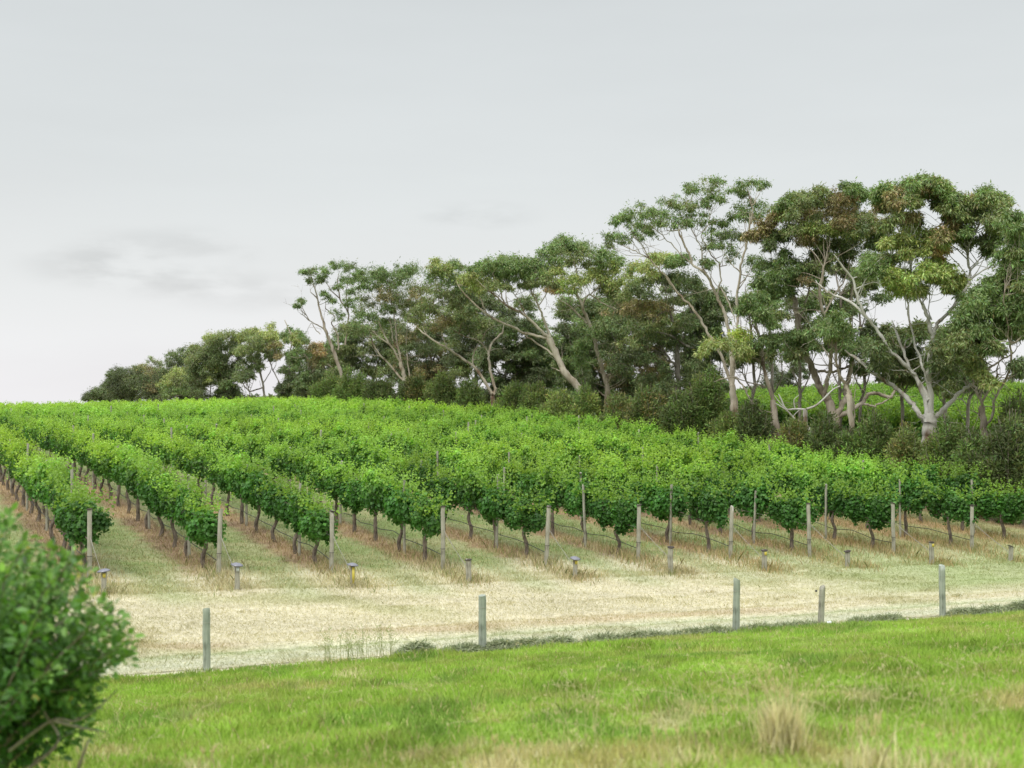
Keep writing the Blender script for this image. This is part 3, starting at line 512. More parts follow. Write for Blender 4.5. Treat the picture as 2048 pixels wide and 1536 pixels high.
    tree('gum_tree', 'pale-limbed gum forking low down into a left-leaning and an upright stem', 'tree', TG, 986, bd(986, 41), 'cream',
     [(11, 10, [(987, 830), (986, 805), (985, 792)]), (10, 4, [(985, 790), (983, 785), (967, 759), (948, 733), (917, 712), (894, 696), (875, 686), (845, 665), (835, 655)]),
      (9, 5, [(986, 790), (991, 778), (981, 745), (978, 720), (976, 707), (985, 685), (1004, 665), (1008, 649)]), (5, 3, [(945, 731), (946, 715), (950, 698), (964, 679)]),
      (4, 2, [(976, 705), (962, 684), (943, 677), (917, 667), (899, 656)]), (4, 2, [(917, 667), (925, 640), (920, 610)]), (4, 2, [(894, 696), (885, 670), (880, 640)]), (4, 2, [(964, 679), (975, 660), (990, 650)])],
     [(875,527,15,'l'),(889,536,18,'l'),(870,550,18,'g'),(899,562,20,'g'),(875,581,21,'o'),(922,557,20,'g'),(910,592,21,'o'),(887,611,20,'o'),(938,625,18,'o'),(922,644,16,'o'),(940,590,18,'d'),(960,600,16,'d'),(985,600,15,'d'),(905,530,13,'g'),(860,610,18,'o'),(890,640,16,'b'),(965,650,14,'o'),(945,655,12,'d')],
     depth=1.6, dens=1.0)
    tree('gum_tree', 'gum with fan of thin pale limbs rising left of its low-forked neighbour', 'tree', TG, 812, bd(812, 41), 'cream',
     [(11, 9, [(813, 795), (811, 765), (806, 742), (801, 725)]), (7, 3, [(801, 725), (790, 705), (778, 687), (767, 667), (757, 644), (750, 625)]), (5, 2, [(778, 687), (760, 676), (745, 662), (726, 654), (705, 644)]),
      (7, 3, [(802, 728), (799, 706), (793, 680), (792, 654), (788, 629), (790, 600)]), (7, 3, [(811, 765), (800, 755), (780, 731), (757, 706), (745, 687), (742, 673), (735, 655)]), (4, 2, [(759, 712), (745, 710), (724, 711)]), (4, 2, [(796, 700), (785, 675), (782, 650), (778, 630)]), (4, 2, [(820, 760), (815, 720), (812, 680), (815, 650)])],
     [(744,545,17,'g'),(761,542,14,'g'),(753,565,20,'g'),(799,537,16,'g'),(826,535,18,'g'),(805,550,18,'g'),(788,569,21,'o'),(826,571,21,'o'),(767,592,21,'b'),(734,600,18,'o'),(799,596,21,'o'),(840,583,17,'b'),(830,606,18,'o'),(845,637,14,'y'),(716,630,20,'g'),(748,635,20,'g'),(700,660,19,'o'),(776,615,16,'g'),(728,575,15,'g'),(820,640,18,'o'),(850,615,16,'o'),(845,665,16,'d'),(860,690,18,'d'),(830,690,14,'d')],
     depth=1.8, dens=1.0)
    tree('gum_tree', 'spindly gum with bare dark forks against the sky, leftmost of the tall gums', 'tree', TG, 690, bd(690, 42.5), 'tan',
     [(9, 6, [(692, 790), (680, 740), (668, 705), (659, 681), (650, 660), (647, 644)]), (6, 2, [(647, 644), (639, 619), (635, 598), (627, 569), (622, 554), (618, 545)]),
      (4, 1.5, [(650, 660), (635, 650), (620, 642), (607, 621), (603, 603)]), (4, 1.5, [(635, 598), (622, 585), (620, 575)]), (5, 2, [(676, 700), (676, 671), (663, 648), (670, 633), (651, 617), (652, 600)]),
      (5, 2, [(690, 690), (697, 629), (678, 596), (659, 577), (650, 560)]), (4, 2, [(680, 600), (674, 560), (680, 540)]), (4, 2, [(697, 629), (692, 590), (698, 550)]), (3, 1, [(620, 642), (605, 630), (594, 622)]), (3, 1, [(640, 668), (628, 655), (622, 645), (612, 665)])],
     [(607,541,9,'g'),(620,541,11,'d'),(642,536,11,'g'),(649,549,13,'g'),(667,531,13,'g'),(684,527,12,'g'),(705,531,10,'d'),(717,543,13,'g'),(642,558,8,'d'),(617,560,6,'d'),(678,571,11,'g'),(705,583,14,'g'),(653,591,9,'g'),(663,602,8,'g'),(669,621,12,'g'),(713,560,12,'g'),(690,556,10,'g'),(602,600,6,'g'),(593,610,4,'g'),(700,610,13,'g')],
     depth=1.0, copies=2, dens=.8)
def fillcl(x0, x1, y0, y1, r, codes, n):
    return [(float(x0+(x1-x0)*rng.random()), float(y0+(y1-y0)*rng.random()), r*(.8+.4*rng.random()), random.choice(codes)) for _ in range(n)]
def back_trees():
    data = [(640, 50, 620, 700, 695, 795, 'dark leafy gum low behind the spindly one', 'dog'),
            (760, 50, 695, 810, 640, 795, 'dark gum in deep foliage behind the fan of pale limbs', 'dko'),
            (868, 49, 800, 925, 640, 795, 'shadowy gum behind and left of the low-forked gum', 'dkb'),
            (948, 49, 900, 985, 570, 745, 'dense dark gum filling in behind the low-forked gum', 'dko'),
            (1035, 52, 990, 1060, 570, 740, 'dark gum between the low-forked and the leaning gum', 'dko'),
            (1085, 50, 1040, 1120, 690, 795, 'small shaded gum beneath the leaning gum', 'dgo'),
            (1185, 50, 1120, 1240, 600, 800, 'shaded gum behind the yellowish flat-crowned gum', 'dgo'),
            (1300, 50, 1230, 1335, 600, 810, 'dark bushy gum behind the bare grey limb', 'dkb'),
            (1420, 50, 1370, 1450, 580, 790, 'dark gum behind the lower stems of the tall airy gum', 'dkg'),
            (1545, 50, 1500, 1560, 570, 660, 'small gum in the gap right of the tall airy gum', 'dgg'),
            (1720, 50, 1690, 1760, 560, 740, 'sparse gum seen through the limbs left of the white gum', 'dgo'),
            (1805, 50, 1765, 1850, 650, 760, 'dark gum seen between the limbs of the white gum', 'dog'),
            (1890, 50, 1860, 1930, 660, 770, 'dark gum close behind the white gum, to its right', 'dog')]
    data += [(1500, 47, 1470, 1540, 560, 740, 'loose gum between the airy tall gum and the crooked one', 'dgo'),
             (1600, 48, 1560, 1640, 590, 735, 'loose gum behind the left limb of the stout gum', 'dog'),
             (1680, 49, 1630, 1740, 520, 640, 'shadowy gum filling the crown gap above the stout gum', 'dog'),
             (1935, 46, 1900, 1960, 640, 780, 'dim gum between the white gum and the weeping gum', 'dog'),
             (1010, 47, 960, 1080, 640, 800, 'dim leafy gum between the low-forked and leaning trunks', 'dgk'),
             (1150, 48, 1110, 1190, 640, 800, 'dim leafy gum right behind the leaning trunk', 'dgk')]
    for (bx, c, x0, x1, y0, y1, lab, codes) in data:
        D = bd(bx, c); n = int((x1-x0)*(y1-y0)/300)
        sparse = bx in (1720, 1545, 1035, 1500, 1600, 1680, 1935)
        if sparse: n = int(n*.30)
        mid = (x0+x1)/2
        tree('gum_tree', lab, 'tree', TG, bx, D, 'grey', [(8, 6, [(bx, 815), (bx+float(rng.normal()*9), 770), ((bx+mid)/2, (y0+y1)/2+15)]), (6, 3, [((bx+mid)/2, (y0+y1)/2+15), (mid-12, y0+30), (mid-14, y0+8)]), (5, 2, [((bx+mid)/2, (y0+y1)/2+10), (mid+18, y0+25)]), (5, 2, [(bx+3, 785), (bx+20, 750), (x1-8, y0+50)]), (5, 2, [(bx+3, 780), (bx-14, 745), (x0+10, y0+55)])],
             fillcl(x0, x1, y0, y1, 15, codes, n), copies=2 if sparse else 3, depth=1.5, dens=.9, ls=1.15)
    # far-left end of the belt, darker rounded crowns
    L = [('low dark tree at the far left tip of the belt', 212, 'grey', [(5, 3, [(212, 800), (211, 785)])], [(179,792,7,'d'),(191,784,8,'d'),(203,778,9,'d'),(218,780,10,'o'),(228,786,9,'d')]),
         ('dark flat-topped tree, second from the far left tip of the belt', 252, 'grey', [(5, 3, [(252, 800), (249, 770), (252, 755)]), (3, 1.5, [(250, 775), (235, 755)]), (3, 1.5, [(250, 778), (275, 750)])],
          [(226,745,11,'d'),(241,740,11,'d'),(216,762,7,'d'),(238,757,12,'d'),(256,745,13,'d'),(273,737,12,'o'),(288,734,12,'o'),(267,752,12,'o'),(285,751,13,'d'),(276,765,10,'d')]),
         ('brownish dark tree, third from the far left tip of the belt', 312, 'grey', [(5, 3, [(312, 800), (312, 760)])], [(312,728,14,'o'),(302,740,14,'b'),(320,745,16,'b'),(308,757,16,'b'),(326,760,14,'d'),(296,779,12,'b'),(314,775,13,'b'),(292,765,11,'d'),(330,775,11,'d')]),
         ('tall dark rounded tree behind the bright green bushy one', 362, 'grey', [(6, 3, [(362, 800), (362, 740)])], [(343,713,14,'d'),(361,710,14,'d'),(378,699,14,'d'),(349,728,16,'k'),(367,724,16,'d'),(384,712,13,'k'),(385,735,13,'k'),(385,755,13,'k')]),
         ('bright green bushy tree near the far left of the belt', 352, 'grey', [(6, 3, [(353, 802), (353, 765)])], [(349,745,12,'l'),(369,742,12,'l'),(333,764,11,'l'),(349,763,14,'o'),(367,763,14,'o'),(378,751,11,'l'),(349,779,14,'g'),(373,779,14,'g'),(336,779,10,'g'),(390,778,12,'d')]),
         ('round dark gum with thick leafy trunk above the vine rows', 450, 'grey', [(9, 7, [(450, 805), (449, 785), (449, 757), (452, 722)]), (4, 2, [(450, 760), (430, 735), (415, 710)]), (4, 2, [(452, 725), (465, 700), (480, 680)]), (3, 2, [(419, 800), (423, 766), (438, 745)]), (3, 2, [(457, 800), (464, 766), (467, 740)]), (3, 1.5, [(450, 775), (435, 768), (425, 760)])],
          [(423,674,13,'l'),(434,675,13,'o'),(452,673,14,'o'),(470,672,14,'o'),(481,670,12,'l'),(440,689,15,'d'),(461,689,15,'d'),(475,681,14,'o'),(505,663,11,'l'),(491,666,11,'o'),(411,690,15,'o'),(399,699,14,'o'),(417,704,16,'d'),(434,710,15,'d'),(388,716,13,'o'),(405,722,16,'d'),(423,716,14,'d'),(396,738,13,'d'),(426,733,12,'l'),(419,743,12,'d'),(440,734,12,'l'),(452,731,11,'o'),(440,743,11,'d'),(473,706,10,'d'),(400,758,12,'k')]),
         ('gum with see-through lower crown left of the spindly gum', 526, 'grey', [(6, 4, [(528, 805), (526, 772), (520, 740), (521, 715)]), (4, 2, [(526, 775), (499, 783), (482, 764), (470, 757)]), (4, 2, [(562, 800), (559, 767), (546, 740), (539, 722), (530, 700)]), (3, 2, [(520, 740), (505, 720), (495, 700)]), (3, 1.5, [(527, 765), (540, 745), (545, 725)]), (3, 1.5, [(499, 800), (499, 783), (492, 760), (490, 745)])],
          [(540,660,13,'l'),(534,666,14,'l'),(546,669,13,'l'),(511,675,14,'o'),(522,679,15,'o'),(499,687,14,'o'),(546,683,14,'b'),(528,693,14,'o'),(505,695,12,'o'),(487,696,12,'o'),(552,706,11,'b'),(540,710,10,'d'),(511,715,11,'d'),(499,716,10,'d'),(516,729,9,'d'),(487,740,12,'d'),(499,740,11,'d'),(481,748,10,'d'),(493,752,10,'d'),(553,692,11,'o')]),
         ('small dark gum leaning beside a bare pale limb', 583, 'grey', [(5, 3, [(585, 800), (581, 760), (578, 720), (583, 690)])], [(571,667,8,'g'),(587,666,11,'g'),(598,668,10,'g'),(579,708,9,'d'),(581,720,10,'d'),(571,740,10,'d'),(581,751,12,'d'),(575,767,12,'k'),(590,765,12,'d'),(588,735,9,'d')]),
         ('bushy olive gum with orange dead foliage and curved bare limb', 620, 'cream', [(5, 3, [(622, 800), (620, 760), (615, 715)]), (4, 2, [(620, 750), (640, 715), (650, 700)])],
          [(590,672,11,'l'),(605,679,14,'g'),(597,700,15,'g'),(615,708,15,'g'),(601,725,16,'g'),(626,740,15,'d'),(607,750,14,'d'),(638,690,10,'q'),(642,702,9,'q'),(663,694,15,'g'),(684,698,15,'o'),(649,721,15,'o'),(630,722,12,'b'),(600,768,13,'d'),(622,768,13,'k'),(648,745,15,'d'),(670,725,16,'o'),(680,675,12,'g'),(625,695,11,'b')])]
    for lab, bx, bark, limbs, cl in L:
        if bx in (252, 312, 362): cl = cl+fillcl(bx-28, bx+28, 745, 795, 13, 'dkk', 26)
        if bx == 212: cl = cl+fillcl(178, 240, 780, 797, 10, 'dkk', 16)
        if bx == 450: cl = cl+fillcl(385, 480, 690, 765, 13, 'dkd', 20)
        if bx in (450, 583, 620): cl = cl+fillcl(bx-26, bx+22, 758, 795, 11, 'dkg', 9)
        D = bd(bx, 44) if bx != 352 else bd(bx, 42)
        dead = [(4, 2, [(663, 735), (651, 727), (622, 721), (609, 710), (597, 697), (588, 684), (578, 660), (569, 640)]), (2, 1, [(610, 713), (595, 716), (580, 713)])] if bx == 620 else ()
        tree('gum_tree', lab, 'tree', TG, bx, D, bark, limbs, cl, copies=4, depth=2.4, dens=.8, ls=1.45, tubes=1.5, dead=dead)
    # small trees on the crest beyond the second vineyard
    for lab, bx, D, cl in [('small dark tree on the far crest, seen between gum trunks', 1560, 150, [(1545,742,16,'k'),(1560,748,17,'k'),(1575,752,14,'k'),(1540,728,13,'d'),(1530,765,15,'k'),(1568,768,16,'k'),(1548,775,16,'k'),(1585,772,12,'k')]),
                           ('slim far tree on the crest beside the small dark one', 1597, 148, [(1590,735,13,'d'),(1604,722,12,'d'),(1585,715,10,'d'),(1600,705,11,'d'),(1610,742,8,'d')]),
                           ('far tree on the crest at the right edge', 2038, 150, [(2035,738,14,'k'),(2048,745,15,'k'),(2030,755,10,'k'),(2045,725,13,'d'),(2060,735,15,'k')]),
                           ('low far tree on the crest right of the white gum', 1905, 150, [(1885,768,10,'k'),(1905,762,13,'k'),(1925,765,12,'d'),(1940,770,10,'k')])]:
        tree('crest_tree', lab, 'tree', 'small trees on the far crest', bx, D, 'grey', [(4, 3, [(bx, 790), (bx, 765), (bx+2, 745)])], cl, copies=2, depth=1.5, dens=.9, ls=1.3, tubes=1.5)
def shrubs():
    # (px, c across the rows, top py, half width px, codes, label)
    S = [(655, 40, 742, 34, 'dgo', 'dark shrub at the left foot of the spindly gum'),
         (705, 39.5, 735, 36, 'dgo', 'rounded dark green shrub below the spindly gum'),
         (760, 39.5, 752, 36, 'dko', 'low dark shrub left of the fan-limbed gum'),
         (835, 39.5, 742, 34, 'dkb', 'dark brownish shrub right of the fan-limbed gum'),
         (885, 39.5, 745, 32, 'dko', 'dark shrub midway between fan-limbed and low-forked gums'),
         (940, 39, 762, 32, 'dkg', 'dark shrub touching the low-forked gum from the left'),
         (1028, 39, 762, 32, 'dgo', 'green shrub just right of the low-forked gum'),
         (1072, 38.8, 762, 32, 'odo', 'feathery olive shrub left of the pale olive one'),
         (1122, 38.5, 780, 40, 'ool', 'pale olive feathery shrub beneath the leaning gum'),
         (1172, 38.8, 766, 24, 'glo', 'fresh green shrub over the foot of the leaning gum'),
         (1240, 38.8, 790, 42, 'dob', 'brown-green shrub below the flat-crowned gum'),
         (1300, 38.8, 770, 42, 'dkb', 'large dark shrub beneath the bare grey limb'),
         (1365, 38.8, 775, 42, 'dkg', 'dark spreading shrub below the dense olive gum'),
         (1412, 40, 722, 34, 'gdo', 'tall green shrub left of the airy gum stems'),
         (1455, 38.6, 815, 36, 'odo', 'soft grey-green shrub under the airy gum'),
         (1508, 38.8, 800, 34, 'kkd', 'very dark round shrub left of the crooked reddish gum'),
         (1590, 38.4, 838, 36, 'oob', 'low olive shrub right of the crooked reddish gum'),
         (1650, 38.8, 826, 40, 'ddk', 'dark shrub hiding the foot of the stout gum'),
         (1700, 38.2, 852, 30, 'dgk', 'dark green shrub at the foot of the slender trunk'),
         (1752, 38.8, 818, 38, 'dgg', 'green shrub halfway between slender trunk and white gum'),
         (1815, 38.2, 850, 40, 'oob', 'olive feathery shrub in front of the white gum'),
         (1895, 38.2, 835, 40, 'ogd', 'grey-green wispy shrub right of the white gum'),
         (1955, 38.0, 860, 44, 'kdg', 'dark shrub below the reddish trunk at right'),
         (2020, 38.0, 832, 46, 'kkd', 'blackish shrub at the right edge below the weeping gum'),
         (2030, 41, 790, 44, 'kdd', 'tall dark shrub at the right edge behind the others')]
    for (px, c, top, hw, codes, lab) in S:
        D = bd(px, c); s = D/F; bx = (px-1024)/F*D; base = np.array([bx, D, float(gz(bx, D))]); zt = CZ-(top-HY)*s; h = max(1.8, (zt-base[2])*1.12); w = hw*s*1.2
        root = empty('shrub', base); tag(root, lab, 'shrub', 'shrubs under the gum trees')
        sg = Geo(); lg = Geo()
        ns = int(24+w*14)
        for i in range(ns):
            a = rng.random()*2*math.pi; rr = w*math.sqrt(rng.random()); hh = h*(.98-.38*(rr/w)**2)*(.82+.2*rng.random())
            tip = np.array([math.cos(a)*rr, math.sin(a)*rr*.8, hh]); mid = tip*np.array([.45, .45, .5])+rng.normal(size=3)*.12
            sp = spline([np.array([tip[0]*.15, tip[1]*.15, -.1]), mid, tip], 4); tube(sg, sp, np.linspace(.035, .008, len(sp)), 4, cap=False)
            k = random.choice(codes); col = np.array(GC[k])*(1+.25*(rng.random()-.5)); nl = int(300*max(.6, h/3.5)); t = rng.random(nl)**.6
            pos = sp[np.minimum((t*(len(sp)-1)).astype(int), len(sp)-1)]; rad = .18+.30*w/1.2*(.4+.6*np.sin(math.pi*np.clip(t, .05, .95)))
            dd = randdir(nl); pos = pos+dd*(rad*rng.random(nl)**.5)[:, None]; pos[:, 2] = np.maximum(pos[:, 2], .05)
            ld = unit(dd*.8+randdir(nl)*.7+np.array([0, 0, .35])); L = (.09+.10*rng.random(nl))*(1+D/300)
            leaves(lg, pos, ld, randdir(nl), L, L*.30, leafcols(nl, col))
        sg.build('stem', M['twig'], root); lg.build('foliage', M['shrubleaf'], root)
    # far treeline: reads as one mass
    g = Geo(); n = 26000; x = rng.random(n)*170-40; D = 185+rng.random(n)*12; x = x+(D-185)*.2; hgt = 2.2+1.6*fbm(x, x*0, 7, 3)
    px = x; z = gz(px, D)+rng.random(n)**.8*hgt; d = randdir(n); leaves(g, np.stack([px, D, z], 1), d, randdir(n), .5+.3*rng.random(n), .28+.1*rng.random(n), leafcols(n, GC['k']))
    o = g.build('treeline', M['gum']); tag(o, 'low dark line of far trees along the crest behind the vineyards', 'treeline', kind='stuff')
    # limbless white stump between crooked and stout gums
    D = bd(1611, 41); s = D/F; bx = (1611-1024)/F*D; base = np.array([bx, D, float(gz(bx, D))]); root = empty('dead_tree', base); tag(root, 'dead white stump with bare spreading branches left of the stout gum', 'dead tree')
    g = Geo(); q = lambda L_: spline([P(a, b, D)-base for a, b in L_], 4)
    sp = q([(1625, 905), (1620, 870), (1611, 850), (1610, 820)]); sp = np.vstack([[[(sp[0][0]), 0, -.3]], sp]); tube(g, sp, np.linspace(6, 4.5, len(sp))*s, 7, wob=.2)
    for w0, w1, L_ in [(4, 2, [(1611, 819), (1590, 818), (1572, 818), (1563, 800), (1557, 788)]), (4.5, 2, [(1613, 818), (1630, 812), (1645, 800), (1665, 780), (1680, 772)]), (4, 1.5, [(1607, 845), (1590, 838), (1575, 822), (1560, 812), (1550, 806)]), (2, 1, [(1590, 818), (1588, 800), (1598, 790)]), (2, 1, [(1572, 818), (1560, 806), (1548, 790)]), (2, 1, [(1600, 819), (1590, 828), (1585, 836)]), (3, 1.5, [(1612, 850), (1625, 862), (1632, 880), (1640, 900)]), (1.6, .8, [(1665, 780), (1662, 765), (1655, 750)])]:
        sp = q(L_); tube(g, sp, np.linspace(w0, w1, len(sp))*s*.6, 6)
    g.build('trunk', M['white'], root, smooth=True)
big_trees(); back_trees(); shrubs()
# ------------------------------------------------------------------ the vineyard
def vine_canopy(nl, ls=1.0, darken=0.0, bottom=.76):
    g = Geo(); nb = 15
    for i in range(nb):
        bx = (rng.random()*2-1)*1.0; pr = 1-.20*(bx/1.05)**2
        R = np.array([.14+.13*rng.random(), .19+.12*rng.random(), .24+.20*rng.random()]); top = .85+1.40*pr*(.90+.20*rng.random()); bot = bottom+.20*(bx)**2*rng.random()
        c = np.array([(rng.random()*2-1)*.22*pr, bx, bot+R[2]+(top-bot-2*R[2])*rng.random()**.8])
        if i < 4: c[0] *= .3; R = R*1.35; c[1] = (-.7, -.25, .25, .7)[i]; c[2] = 1.38
        n = int(nl/nb*(R[0]*R[1]*R[2]/.017)**.6); d = randdir(n); pos = c+d*R*(rng.random((n, 1))**.4)*(1+.12*rng.normal(size=(n, 1)))
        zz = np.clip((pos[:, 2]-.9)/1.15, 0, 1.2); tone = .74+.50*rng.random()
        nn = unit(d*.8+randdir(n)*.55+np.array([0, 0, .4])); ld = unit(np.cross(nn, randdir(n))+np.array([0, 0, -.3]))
        L = ls*(.08+.055*rng.random(n)); young = np.clip(zz*1.2-.45+.4*(rng.random(n)-.3), 0, 1)[:, None]*(1-darken)
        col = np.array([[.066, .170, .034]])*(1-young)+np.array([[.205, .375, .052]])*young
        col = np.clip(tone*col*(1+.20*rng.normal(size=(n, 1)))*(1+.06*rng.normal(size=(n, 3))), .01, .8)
        leaves(g, pos, ld, nn, L, L*.95, col, .1)
    for i in range(42 if ls == 1 else 22):      # shoots arching out of the canopy
        b = np.array([.22*rng.normal(), rng.random()*2.1-1.05, 1.80]); e = b+np.array([.26*rng.normal(), .24*rng.normal(), .30+.42*rng.random()-.60*(rng.random() < .3)])
        m = int(11); t = np.linspace(.1, 1, m)[:, None]; pos = b+(e-b)*t+np.array([0, 0, -.08])*t**3+rng.normal(size=(m, 3))*.03
        L = ls*(.115-.06*t[:, 0]); nn = unit(randdir(m)+np.array([0, 0, .8])); col = np.array([[.26, .42, .07]])*(1-.35*darken)*(1+.15*rng.normal(size=(m, 1)))
        leaves(g, pos, unit(randdir(m)+np.array([0, 0, .1])), nn, L, L*.9, np.clip(col, .01, .8), .1)
    return g
def vine_trunk():
    g = Geo(); l = .16*rng.normal(); m = .07*rng.normal()
    sp = spline([np.array([0, 0, -.08]), np.array([m, .3*l, .3]), np.array([-m*.6, .7*l, .65]), np.array([.02, l, .93])], 4)
    tube(g, sp, np.linspace(.058, .042, len(sp))*(1+.25*rng.random(len(sp))), 7, wob=.35)
    for sg in (-1, 1):
        a = np.array([.02, l, .93]); q = spline([a, a+np.array([.03*rng.normal(), sg*.4, .07]), np.array([.03*rng.normal(), sg*1.0, .98+.03*rng.normal()])], 4)
        tube(g, q, np.linspace(.036, .018, len(q)), 6, wob=.3)
        for k in range(5):
            p = q[2+k]; tube(g, spline([p, p+np.array([.08*rng.normal(), .06*rng.normal(), .22]), p+np.array([.2*rng.normal(), .1*rng.normal(), .5])], 2), np.linspace(.012, .005, 5), 4, cap=False)
    return g
def post_geo(h, r, lean=0, sides=9):
    g = Geo(); z = np.array([-.25, 0, h*.3, h*.6, h*.9, h-.012, h]); rr = r*np.array([1.03, 1.03, 1.01, .99, .98, .975, .96])*(1+.015*rng.normal(size=7))
    tube(g, np.stack([lean*z+.004*rng.normal(size=7), .003*rng.normal(size=7), z], 1), rr, sides, wob=.07); return g
def ring(g, z, r, rr=.006):
    th = np.linspace(0, 2*math.pi, 13); tube(g, np.stack([np.cos(th)*r, np.sin(th)*r, z+0*th], 1), rr, 5, cap=False)
def disc_cap(r, h, dome=.02):
    g = Geo(); th = np.arange(14)*2*math.pi/14; rw = 1+.06*rng.normal(size=14)
    prof = [(r*.95, -.012), (r*1.02, 0), (r*.9, h*.6), (r*.5, h+dome*.6), (.01, h+dome)]
    V = np.concatenate([np.stack([np.cos(th)*a*rw, np.sin(th)*a*rw, np.full(14, b)], 1) for a, b in prof]); q = []
    for i in range(4):
        for j in range(14): q.append((i*14+j, i*14+(j+1) % 14, (i+1)*14+(j+1) % 14, (i+1)*14+j))
    g.add(V, q); g.add(V[:14], [list(range(13, -1, -1))]); return g
def vineyard():
    protoC = []; protoT = []
    for i in range(9):
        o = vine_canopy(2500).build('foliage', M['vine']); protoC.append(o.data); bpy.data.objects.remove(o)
    protoDark = []  # darker green, lower-hanging canopies for the first few vines of each row
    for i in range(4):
        o = vine_canopy(2700, 1.0, .75, .62).build('foliage', M['vine']); protoDark.append(o.data); bpy.data.objects.remove(o)
    for i in range(7):
        o = vine_trunk().build('trunk', M['vtrunk'], smooth=True); protoT.append(o.data); bpy.data.objects.remove(o)
    ang = TH
    spots = []
    for k, (c, ex, ey) in enumerate(ROWS):
        s = 1.15+.5*rng.random(); i = 0
        if k == 10: s = 2
        while True:
            x = ex+RX*s; y = ey+RY*s; u = x/y
            if y > 152 or y > belt_D(u, 42)-9 and y > 60 and PX*x+PY*y > 37.4: break
            spots.append((y, k, i, x, y, u)); s += 2.12+.14*rng.normal(); i += 1
    vis = sorted([q for q in spots if -.385 < q[5] < .385])
    ind = set((q[1], q[2]) for q in vis[:298])
    for q in spots:
        y_, k, i, x, y, u = q
        if (k, i) not in ind: continue
        r = empty('grapevine', (x, y, float(gz(x, y))), ang+(math.pi if rng.random() < .5 else 0))
        end = k == 0 and 'behind the leftmost end post' or f'in the {ordn(k)} row from the left'
        lead = 'small rounded leafy grapevine' if i == 0 else 'leafy grapevine'
        tag(r, f'{lead}, {ordn(i)} from the headland, {end}' if k else f'{lead}, {ordn(i)} from the headland, in the leftmost row', 'grapevine', 'grapevines trained in rows up the slope')
        t = bpy.data.objects.new('trunk', random.choice(protoT)); COL.objects.link(t); t.parent = r
        f = bpy.data.objects.new('foliage', random.choice(protoDark if i < 2 or (i < 5 and rng.random() < .45) else protoC)); COL.objects.link(f); f.parent = r
        sc = .93+.12*rng.random(); f.scale = (sc*(.85+.3*rng.random()), 1.04, (.90 if i == 0 else 1.0)*(.90+.20*rng.random())); f.rotation_euler = (.04*rng.normal(), 0, .05*rng.normal())
        t.scale = (1, 1, .97+.06*rng.random())
    # the rest of the rows up and over the crest: one mass
    G = Geo(); protos = []
    for i in range(5):
        g = vine_canopy(520, 1.75); protos.append((np.concatenate(g.v), np.concatenate(g.f), np.concatenate(g.c)))
    ca, sa = math.cos(ang), math.sin(ang)
    def put(x, y, z, sc=1.0, gain=1.0):
        V, Fc, C = random.choice(protos); fl = 1 if rng.random() < .5 else -1
        v = V*np.array([fl, fl, 1])*np.array([sc, sc, sc*(.93+.12*rng.random())]); X = v[:, 0]*ca-v[:, 1]*sa+x; Y = v[:, 0]*sa+v[:, 1]*ca+y
        return np.stack([X, Y, v[:, 2]+z], 1), Fc, C*gain*(.85+.3*rng.random())
    nrest = 0
    for q in spots:
        if (q[1], q[2]) in ind: continue
        G.add(*put(q[3], q[4], float(gz(q[3], q[4])))); nrest += 1
    o = G.build('grapevine_rows', M['vine']); tag(o, 'distant grapevine rows merging into green along the crest', 'grapevines', 'grapevines trained in rows up the slope', 'stuff')
    G = Geo(); n2 = 0
    for c in np.arange(52, 118, 3.0):
        for s in np.arange(-20, 150, 2.1):
            x = c*PX+RX*s; y = c*PY+RY*s; u = x/y
            if y < 62 or y > 140 or u < .06 or u > .44: continue
            if y < belt_D(u, 42)+7: continue
            G.add(*put(x, y, float(gz(x, y)), 1.12, .85)); n2 += 1
    o = G.build('far_vineyard', M['vine']); tag(o, 'second vineyard block glimpsed bright green between the gum trunks', 'vineyard', kind='stuff')
    print('vines', len(spots), 'individual', len(ind), 'rest', nrest, 'far', n2)
    # ---- row posts
    pm = []
    for i in range(4):
        o = post_geo(1.92, .042, .01*rng.normal()).build('row_post', M['post'], smooth=False); pm.append(o.data); bpy.data.objects.remove(o)
    cnt = 0
    for k, (c, ex, ey) in enumerate(ROWS):
        s = 3.2+.2*rng.normal(); i = 0
        while True:
            x = ex+RX*s; y = ey+RY*s; u = x/y
            if y > 105 or (y > belt_D(u, 42)-10 and y > 60): break
            if abs(u) < .38:
                if k >= 5 and i < 3: x -= .26*PX; y -= .26*PY
                h = (2.18+.12*rng.normal())-(.26 if k >= 5 and i < 3 else 0)
                o = bpy.data.objects.new('row_post', random.choice(pm)); COL.objects.link(o); o.location = (x, y, float(gz(x, y))); o.scale = (1, 1, h/1.92); o.rotation_euler = (.02*rng.normal(), .02*rng.normal(), rng.random()*6)
                tag(o, f'grey wooden trellis post, {ordn(i)} one among the vines of the {ordn(k)} row from the left', 'post', 'trellis posts within the vine rows'); cnt += 1
            s += 6.36; i += 1
    # ---- end posts, anchor stubs, stay wires, drip lines
    EP = [(180, 1018, 1173, 1), (437, 1018, 1160, 0), (663, 1022, 1158, 1), (886, 1013, 1155, 1), (1092, 1013, 1150, 1), (1276, 1010, 1138, 1), (1460, 1013, 1130, 0), (1619, 1007, 1122, 1), (1786, 1006, 1110, 1), (1943, 1012, 1108, 1)]
    ST = [(209, 1142, 'cap', 'yellow'), (475, 1130, 'cap', 'tagw'), (706, 1130, 'cap', 'yellowlong'), (937, 1119, 'rust', None), (1150, 1117, 'cap', 'yellow'), (1341, 1094, 'rust', None), (1528, 1100, 'rust', 'yellow'), (1694, 1102, 'rust', None), (1862, 1084, 'rust', 'yellow'), (2020, 1092, 'rust', None)]
    names = ['leftmost', 'second', 'third', 'fourth', 'fifth', 'sixth', 'seventh', 'eighth', 'ninth', 'rightmost']
